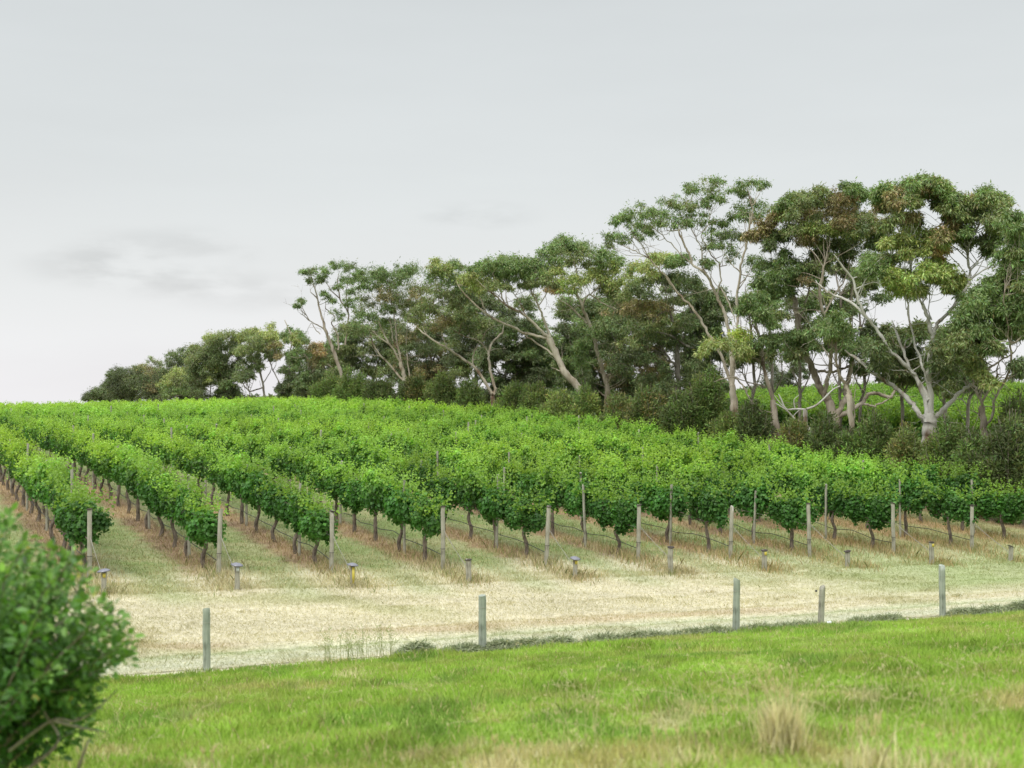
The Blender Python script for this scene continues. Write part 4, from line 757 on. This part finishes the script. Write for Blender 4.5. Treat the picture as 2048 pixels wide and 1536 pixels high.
    for k in range(10):
        c, ex, ey = ROWS[k]; px, py, by, cap = EP[k]; D = ey; x = (px-1024)/F*D; z = float(gz(x, D)); h = CZ-(py-HY)/F*D-z
        h = float(np.clip(h, 1.5, 2.1)); lean = [.0, .035, .012, .0, .05, .015, .035, -.03, -.01, .0][k]
        r = empty('end_post', (x, D, z)); what = 'flat dark metal cap' if cap else 'bare sawn top'
        place = {0: 'leftmost of the row-end posts', 9: 'rightmost of the row-end posts'}.get(k, f'{names[k]} row-end post from the left')
        tag(r, f'tall grey wooden post with {what}, {place}', 'post', 'strainer posts ending the vine rows')
        post_geo(h, .060, lean).build('post', M['post'], r)
        g = Geo(); ring(g, h*.33, .066); o = g.build('wire_tie', M['rust'], r); o.location = (lean*h*.4, 0, 0)
        if cap:
            o = disc_cap(.085, .012, .004).build('cap', M['rust'], r); o.location = (lean*h, 0, h+.004); o.rotation_euler = (.08*rng.normal(), .12*rng.normal(), 0)
        # anchor stub in front of the post
        sx, sy, ck, tg = ST[k]; Ds = ey-2.05; X = (sx-1024)/F*Ds; zs = float(gz(X, Ds)); hs = float(np.clip(CZ-(sy-HY)/F*Ds-zs, .45, .85))
        rs = empty('anchor_stub', (X, Ds, zs)); tgl = {'yellow': ' and small yellow tag', 'yellowlong': ' and long yellow strip', 'tagw': ' and pale blue tag', None: ''}[tg]
        tag(rs, f"short anchor stub with {'domed steel' if ck == 'cap' else 'dark flat'} cap{tgl}, {names[k] if k not in (0, 9) else names[k]} along the row ends", 'anchor post', 'anchor stubs in front of the row-end posts')
        post_geo(hs, .062 if ck == 'cap' else .075, .02*rng.normal()).build('post', M['post'], rs)
        if ck == 'cap': o = disc_cap(.15, .03, .03).build('cap', M['cap'], rs)
        else: o = disc_cap(.10, .012, .006).build('cap', M['rust'], rs)
        o.location = (0, 0, hs+.005); o.rotation_euler = (.1*rng.normal(), .12*rng.normal(), 0)
        if tg:
            g = Geo(); w, hh = (.075, .10) if tg != 'yellowlong' else (.07, .42); top = hs-.04
            V = []
            for yy in (-.082, -.078):
                for (a, b) in ((0, 0), (w, 0), (w*.95, -hh), (.005, -hh)): V.append((a-.01, yy+(.006 if a else 0), top+b))
            g.add(V, [(0, 1, 2, 3), (7, 6, 5, 4), (0, 4, 5, 1), (1, 5, 6, 2), (2, 6, 7, 3), (3, 7, 4, 0)]); g.build('tag', M['tagw' if tg == 'tagw' else 'yellow'], rs)
        g = Geo(); a = np.array([x+lean*h*.6, D, z+h*.62]); b = np.array([X, Ds, zs+hs*.55])
        for dz in (0, .05):
            sp = spline([a+np.array([0, 0, dz]), (a+b)/2+np.array([.01, 0, -.02]), b+np.array([.02, 0, -dz])], 4); tube(g, sp, .0055, 4)
        o = g.build('stay_wire', M['wire']); tag(o, f"pair of taut stay wires from {names[k]} row-end post down to its stub", 'wire', 'stay wires at the row ends')
        g = Geo(); pts = []
        for s_ in np.arange(0, 30, 1.05):
            xx, yy = x+RX*s_, D+RY*s_; pts.append((xx+.02*rng.normal(), yy, float(gz(xx, yy))+(.46 if s_ else .40)+.015*rng.normal()-.04*math.sin(s_*1.5)**2*(1+(k in (7, 8)))))
        pts = np.array(pts); pts[0][2] -= .05; tube(g, spline(pts, 2), .011, 5)
        o = g.build('drip_line', M['black']); tag(o, f"black irrigation hose strung low along the {ordn(k) if k else 'leftmost'} vine row" + (' from the left' if k else ''), 'hose', 'irrigation hoses under the vines')
        g = Geo(); pts = np.array([(x+RX*s_, D+RY*s_, float(gz(x+RX*s_, D+RY*s_))+1.0) for s_ in np.arange(0, 40, 3.)]); pts[0][2] = z+h*.6; tube(g, pts, .004, 4)
        o = g.build('trellis_wire', M['wire']); tag(o, f"thin steel cordon wire carrying the {ordn(k) if k else 'leftmost'} vine row" + (' from the left' if k else ''), 'wire', 'cordon wires of the vine rows')
    print('row posts', cnt)
vineyard()
# ------------------------------------------------------------------ foreground fence
def fence():
    FP = [(415, 1217, 1342, 15, 'leftmost grey fence post, its top split, at the edge of the green bank', .014), (965, 1190, 1305, 15, 'greenish upright fence post beside the heaped grass clippings', 0.0), (1471, 1158, 1265, 14, 'tall greenish fence post left of the short brownish one', -.02), (1640, 1173, 1257, 12, 'short brownish fence post with a small dark insulator', -.045), (1884, 1131, 1240, 13, 'pale grey fence post farthest to the right', .012)]
    for i, (px, py, by, w, lab, lean) in enumerate(FP):
        u = (px-1024)/F; D = 28.35/(1-.42*u)+.1; x = u*D; z = float(gz(x, D)); h = CZ-(py-HY)/F*D-z; r = w*D/F/2
        rt = empty('fence_post', (x, D, z)); tag(rt, lab, 'fence post', 'fence posts between bank and mown headland')
        g = post_geo(h, r, -lean, 12); g.build('post', M['fpost'] if i != 3 else M['post'], rt)
        g = Geo(); ring(g, h*.78, r*1.03, .004); o = g.build('wire_tie', M['wire'], rt); o.location = (-lean*h*.5, 0, 0)
        if i == 3:
            g = Geo(); tube(g, [(-r-.05, -.01, h-.09), (-r-.01, -.01, h-.09)], .022, 8); g.build('insulator', M['black'], rt)
fence()
# ------------------------------------------------------------------ grasses
def infr(x, y, m=.40): return np.abs(x) < m*y+1.5
def grasses():
    # green bank
    n = 470000; y = 9.5+(35.5-9.5)*rng.random(n)**.85; x = (rng.random(n)*2-1)*(.42*y+5); t = y-.42*x
    edge = 28.15+.35*(fbm(x, y, .8, 30)-.5); k = (t < edge) & (y-.05*x > 9.3); x, y, t = x[k], y[k], t[k]; n = len(x)
    hgt = .05+.13*fbm(x, y, 1.3, 40)+.10*sstep(.55, .8, fbm(x, y, .9, 44)); big = sstep(.60, .72, fbm(x*1.2, y*.6, 1.5, 47))
    h = .62*hgt*(.5+.8*rng.random(n))*(1+.35*big)
    col = groundcol(x, y)*1.12; dk = np.array([.08, .20, .06]); col = col*(1-.32*big[:, None])+dk*.32*big[:, None]
    dry = rng.random(n) < (.04+.10*sstep(.5, .7, fbm(x, y, 1.1, 50))+.10*(1-sstep(10.5, 13, y))); col[dry] = np.array([.50, .43, .24])*(.7+.5*rng.random((dry.sum(), 1)))
    col = col*(.75+.5*rng.random((n, 1)))
    g = Geo(); blades(g, x, y, gz(x, y), h, .010+.009*rng.random(n), .2+.5*rng.random(n), np.clip(col, .01, .8))
    o = g.build('grass', M['grass']); tag(o, 'bright green grass growing on the near bank', 'grass', kind='stuff')
    # mown straw stubble and cut hay
    n = 190000; t = 28.4+10.5*rng.random(n); u = (rng.random(n)*2-1)*.50; y = t/(1-.42*u); x = u*y
    h = .02+.035*rng.random(n)+.05*sstep(.6, .8, fbm(x, y, 1.2, 60)); col = groundcol(x, y)*(.90+.22*rng.random((n, 1)))
    g = Geo(); blades(g, x, y, gz(x, y)+.015, h, .006+.008*rng.random(n), .5+1.0*rng.random(n), np.clip(col, .01, .85))
    o = g.build('mown_straw', M['dry']); tag(o, 'pale dry cut grass lying on the mown headland', 'straw', kind='stuff')
    # small weed tufts left standing on the headland
    X = []; Y = []; H = []; CC = []
    for i in range(210):
        t = 29.2+9.5*rng.random(); u = (rng.random()*2-1)*.38; yy = t/(1-.42*u); m = int(12+45*rng.random()**2); sp = .06+.16*rng.random()
        X.append(u*yy+rng.normal(size=m)*sp*1.6); Y.append(yy+rng.normal(size=m)*sp); H.append((.03+.07*rng.random())*(.4+.8*rng.random(m)))
        tn = rng.random(); CC.append((np.array([.25, .27, .11])*tn+np.array([.44, .36, .18])*(1-tn))*(.7+.5*rng.random((m, 1))))
    g = Geo(); x = np.concatenate(X); y = np.concatenate(Y); blades(g, x, y, gz(x, y), np.concatenate(H), .007+.007*rng.random(len(x)), .4+.7*rng.random(len(x)), np.concatenate(CC))
    o = g.build('weeds', M['dry']); tag(o, 'small olive and tan weed tufts dotted over the mown headland', 'weeds', kind='stuff')
    # thin pale seed stems standing over the bank
    g = Geo()
    for i in range(420):
        low_ = rng.random() < .5; yy = (11.2+4.5*rng.random()) if low_ else (12+15*rng.random()); u = (.02+.33*rng.random()) if low_ else (rng.random()*2-1)*.36; x_ = u*yy
        if yy-.42*x_ > 28: continue
        z_ = float(gz(x_, yy)); l = .16+.30*rng.random()*(1.2 if low_ else .8); bend = rng.normal()*.6*l
        q = spline([np.array([x_, yy, z_]), np.array([x_+bend*.25, yy, z_+l*.65]), np.array([x_+bend, yy+.05*rng.normal(), z_+l*(1-.2*abs(bend)/l)])], 3); tube(g, q, np.linspace(.0028, .0014, len(q)), 3, cap=False, col=(.58, .54, .30))
        m = 5; leaves(g, q[-1]+(q[-2]-q[-1])*rng.random((m, 1)), randdir(m)*.5+np.array([0, 0, .7]), randdir(m), .025+.02*rng.random(m), np.full(m, .007), np.tile([.62, .54, .34], (m, 1)))
    o = g.build('seed_stems', M['dry']); tag(o, 'thin pale seed stems standing above the near green bank', 'grass stems', kind='stuff')
    # turf and litter between the vines
    n = 180000; t = 37.5+40*rng.random(n)**1.5; u = (rng.random(n)*2-1)*.48; y = t/(1-.45*u); x = u*y
    rd, rk, c = rowdist(x, y); k = c < 40; x, y, rd, t = x[k], y[k], rd[k], t[k]; n = len(x)
    h = (.04+.06*rng.random(n))*(1+.8*(rd < .4)); col = groundcol(x, y)*(.82+.40*rng.random((n, 1)))
    dr = rng.random(n) < .25; col[dr] = np.array([.50, .42, .25])*(.7+.5*rng.random((dr.sum(), 1)))
    g = Geo(); blades(g, x, y, gz(x, y), h, .008+.010*rng.random(n), .3+.7*rng.random(n), np.clip(col, .01, .8))
    o = g.build('vineyard_turf', M['grass']); tag(o, 'green and straw coloured turf between the vine rows', 'grass', kind='stuff')
    # tall dry grass around the row ends
    X = []; Y = []; H = []; CC = []
    for k, (c, ex, ey) in enumerate(ROWS):
        spots = [(0, .5, 260, .42), (-2.05, .38, 200, .34), (-1.1, .5, 150, .25), (1.2, .5, 160, .34), (2.6, .55, 180, .30), (4.2, .6, 150, .28), (6.5, .8, 160, .25), (-2.6, .5, 90, .18)]
        if k >= 6: spots += [(1, 1.2, 260, .26), (3, 1.5, 260, .26), (6, 2, 300, .24), (9, 2.4, 260, .22), (-1, .8, 200, .2)]
        for s, sp, m, hh in spots:
            m = int(m*(.5+.8*rng.random())*(.6 if k < 3 else 1.1)); px_ = ex+RX*s+rng.normal(size=m)*sp*.6+RX*rng.normal(size=m)*sp; py_ = ey+RY*s+rng.normal(size=m)*sp*.45+RY*rng.normal(size=m)*sp
            X.append(px_); Y.append(py_); H.append(hh*.8*(.35+.75*rng.random(m)))
            tone = rng.random(); base = np.array([.44, .35, .20])*tone+np.array([.50, .45, .29])*(1-tone)
            if k >= 6: base = base*.5+np.array([.48, .33, .15])*.5
            CC.append(base*(.65+.6*rng.random((m, 1))))
    x = np.concatenate(X); y = np.concatenate(Y); g = Geo(); n = len(x); cc = np.concatenate(CC); gm = rng.random(n) < .28; cc[gm] = np.array([.22, .26, .09])
    blades(g, x, y, gz(x, y), np.concatenate(H), .012+.008*rng.random(n), .15+.5*rng.random(n), np.clip(cc, .01, .8))
    o = g.build('dry_grass', M['dry']); tag(o, 'tall straw and orange dry grass round the row ends', 'dry grass', kind='stuff')
    # heaps of clippings along the fence line
    g = Geo(); segs = [(795, 872, .30), (885, 960, .22), (972, 1030, .20), (1020, 1090, .18), (1080, 1150, .20), (1170, 1240, .13), (1225, 1330, .15), (1325, 1465, .16), (1480, 1560, .14), (1550, 1640, .13), (1700, 1750, .12), (1740, 1800, .17), (1895, 1960, .22), (1950, 2010, .18), (2000, 2070, .22)]
    for a, b, hh in segs:
        n = int((b-a)*75); px_ = a+(b-a)*rng.random(n); u = (px_-1024)/F; t = 28.38+.16*rng.normal(size=n); D = t/(1-.42*u); x_ = u*D
        prof = np.clip(np.sin(math.pi*(px_-a)/(b-a)), 0, 1)**.6*np.exp(-((t-28.38)/.26)**2)*(.3+1.1*fbm(x_, D, .45, 70)); z_ = gz(x_, D)+hh*prof*rng.random(n)
        d = randdir(n); d[:, 2] *= .35; tone = rng.random((n, 1)); col = (np.array([.20, .25, .14])*tone+np.array([.44, .46, .31])*(1-tone))*(.7+.5*rng.random((n, 1)))
        L = .08+.09*rng.random(n); leaves(g, np.stack([x_, D, z_], 1), d, randdir(n)+np.array([0, 0, 1.]), L, .014+.01*rng.random(n), col)
    o = g.build('grass_clippings', M['dry']); tag(o, 'grey-green heaps of mown clippings along the fence line', 'clippings', kind='stuff')
    # foreground dry tufts, each a thing
    T = [(1562, 1455, .46, 800, 'tall straw-coloured grass tuft standing largest at the bottom right', .13), (1010, 1525, .20, 110, 'low dry tuft at the bottom middle, by the greener turf', .16), (1740, 1505, .26, 170, 'broad bleached tuft right of the tallest straw tuft', .26), (400, 1528, .18, 110, 'small yellow tuft at the bottom, right of the shrub', .2), (1370, 1512, .22, 90, 'thin yellow tuft left of the tallest straw tuft', .22), (700, 1345, .20, 110, 'faint dry tuft on the bank between the two left fence posts', .3), (1900, 1520, .18, 130, 'low yellow-green tuft near the bottom right corner', .35)]
    for px_, py_, hh, n, lab, sp in T:
        D = 12.0
        for _ in range(30):
            v = (py_+hh*F/D*.45-HY)/F; x0 = (px_-1024)/F*D; D = D+.5*((CZ-float(gz(x0, D)))/v-D)
        if py_ > 1430: D = min(D, 12.6)
        x0 = (px_-1024)/F*D; r = empty('grass_tuft', (x0, D, float(gz(x0, D)))); tag(r, lab, 'grass tuft', 'dry grass tufts on the near bank')
        g = Geo(); x_ = rng.normal(size=n)*sp*.5; y_ = rng.normal(size=n)*sp*.4; zz = gz(x0+x_, D+y_)-float(gz(x0, D)); tone = rng.random((n, 1)); col = (np.array([.85, .76, .52])*tone+np.array([.64, .60, .32])*(1-tone))*(.8+.3*rng.random((n, 1)))
        blades(g, x_, y_, zz, hh*(.4+.7*rng.random(n)), .006+.005*rng.random(n), .1+.45*rng.random(n), col); g.build('blades', M['dry'], r)
        g = Geo()
        for i in range(14 if hh > .3 else 7):
            a = np.array([rng.normal()*sp*.5, rng.normal()*sp*.4, 0]); l = hh*(1+.6*rng.random()); e = a+np.array([rng.normal()*.25*l, rng.normal()*.15*l, l]); m_ = a+(e-a)*.5+np.array([-(e-a)[0]*.2, 0, .08*l])
            q = spline([a, m_, e], 4); tube(g, q, np.linspace(.0028, .0014, len(q)), 4, cap=False, col=(.55, .47, .25))
            m = 8; tt = q[-1]+(q[-2]-q[-1])*rng.random((m, 1))*1.5; leaves(g, tt, randdir(m)*.5+np.array([0, 0, .8]), randdir(m), .03+.02*rng.random(m), np.full(m, .008), np.tile([.60, .50, .30], (m, 1)))
        g.build('seed_stalks', M['dry'], r)
    # tall thin green stems by the left of the bank
    g = Geo()
    for i in range(70):
        px_ = 640+rng.random()*150; u = (px_-1024)/F; D = (27.3+.8*rng.random())/(1-.42*u); x_ = u*D; z_ = float(gz(x_, D)); l = .3+.45*rng.random()
        q = spline([np.array([x_, D, z_]), np.array([x_+.03*rng.normal(), D, z_+l*.6]), np.array([x_+.10*rng.normal(), D, z_+l])], 3); tube(g, q, np.linspace(.004, .002, len(q)), 3, cap=False, col=(.33, .36, .16))
        m = 4; leaves(g, q[-3:].repeat(2, 0)[:m], randdir(m)+np.array([0, 0, .6]), randdir(m), .07+.05*rng.random(m), np.full(m, .01), np.tile([.30, .36, .14], (m, 1)))
    o = g.build('tall_stems', M['grass']); tag(o, 'thin tall green grass stems at the bank edge, right of the leftmost fence post', 'grass stems', kind='stuff')
    D = 28.35/(1-.42*.2226)-.25; x0 = .2226*D; g = Geo(); V = []
    for i in range(5):
        for j in range(5): V.append((i*.03-.06, j*.025-.05, .03+.035*rng.random()))
    g.add(V, [(i*5+j, (i+1)*5+j, (i+1)*5+j+1, i*5+j+1) for i in range(4) for j in range(4)]); o = g.build('litter', M['litter']); o.location = (x0, D, float(gz(x0, D))+.05); tag(o, 'small white scrap of litter at the foot of the short fence post', 'litter')
def front_shrub():
    D0 = 9.6; c = np.array([-4.05, D0, 0]); base = np.array([c[0], c[1], float(gz(c[0], c[1]))]); root = empty('leafy_shrub', base)
    tag(root, 'large blurred leafy shrub filling the lower left corner', 'shrub')
    sg = Geo(); lg = Geo()
    # outline of the shrub in metres about its base: traced tips (photo px at the shrub's distance)
    tips = [(0, 1040), (20, 1030), (60, 1075), (110, 1095), (165, 1100), (180, 1140), (150, 1120), (200, 1195), (230, 1210), (245, 1245), (265, 1265), (255, 1290), (235, 1300), (215, 1340), (190, 1370), (215, 1400), (205, 1440), (60, 1160), (100, 1200), (140, 1250), (180, 1290), (120, 1320), (60, 1260), (20, 1150), (30, 1330), (90, 1380), (150, 1410), (0, 1220), (-60, 1040), (-120, 1020), (-180, 1050), (-100, 1150), (-160, 1200), (-220, 1150), (10, 1400), (-60, 1300), (-240, 1300), (120, 1150), (200, 1250), (70, 1120), (40, 1200)]
    for i in range(118):
        px_, py_ = tips[i % len(tips)] if i < 2*len(tips) else (random.uniform(-180, 150), random.uniform(1120, 1480))
        px_ -= 8+22*max(0, min(1, (py_-1290)/120)); px_ += rng.normal()*9*(i >= len(tips)); py_ += abs(rng.normal())*14*(i >= len(tips))
        dd = rng.normal()*.45; e = P(px_, py_, D0+dd)-base
        a = np.array([.12*rng.normal(), .12*rng.normal(), -.1+.3*rng.random()]); m_ = a+(e-a)*.5+np.array([0, 0, .10])+rng.normal(size=3)*.09; q = spline([a, m_, e], 6)
        tube(sg, q, np.linspace(.014, .003, len(q)), 5, cap=False)
        nl = 150; t = .35+.65*rng.random(nl)**.75; idx = np.minimum((t*(len(q)-1)).astype(int), len(q)-2); fr = (t*(len(q)-1)-idx)[:, None]; pos = q[idx]*(1-fr)+q[idx+1]*fr
        d = randdir(nl); pos = pos+d*(.015+.085*rng.random((nl, 1))*(1.9-t[:, None]*1.1)); ld = unit(d+.4*(q[-1]-q[-3])/np.linalg.norm(q[-1]-q[-3])+np.array([0, 0, .1])); L = .030+.055*rng.random(nl)**1.3
        yng = sstep(.7, 1, t)[:, None]*rng.random((nl, 1)); col = np.array([[.072, .185, .034]])*(1-yng)+np.array([[.19, .33, .065]])*yng; col = np.clip(col*(1+.25*rng.normal(size=(nl, 1))), .008, .6)
        yl = rng.random(nl) < .008; col[yl] = (.45, .42, .10)
        leaves6(lg, pos, ld, unit(randdir(nl)*.7+np.array([0, -.2, .8])), L, L*.62, col)
    for L_ in [[(20, 1500), (105, 1440), (150, 1440), (185, 1425), (237, 1378)], [(110, 1440), (170, 1455), (215, 1462)], [(60, 1536), (120, 1480), (90, 1420), (100, 1380)], [(150, 1560), (175, 1490), (183, 1475)], [(0, 1460), (60, 1400), (110, 1330), (160, 1260)]]:
        q = spline([P(a_, b_, D0-.25)-base for a_, b_ in L_], 5); tube(sg, q, np.linspace(.013, .004, len(q)), 5, cap=False)
    sg.build('stem', M['twig'], root); lg.build('foliage', M['front'], root)
grasses(); front_shrub()
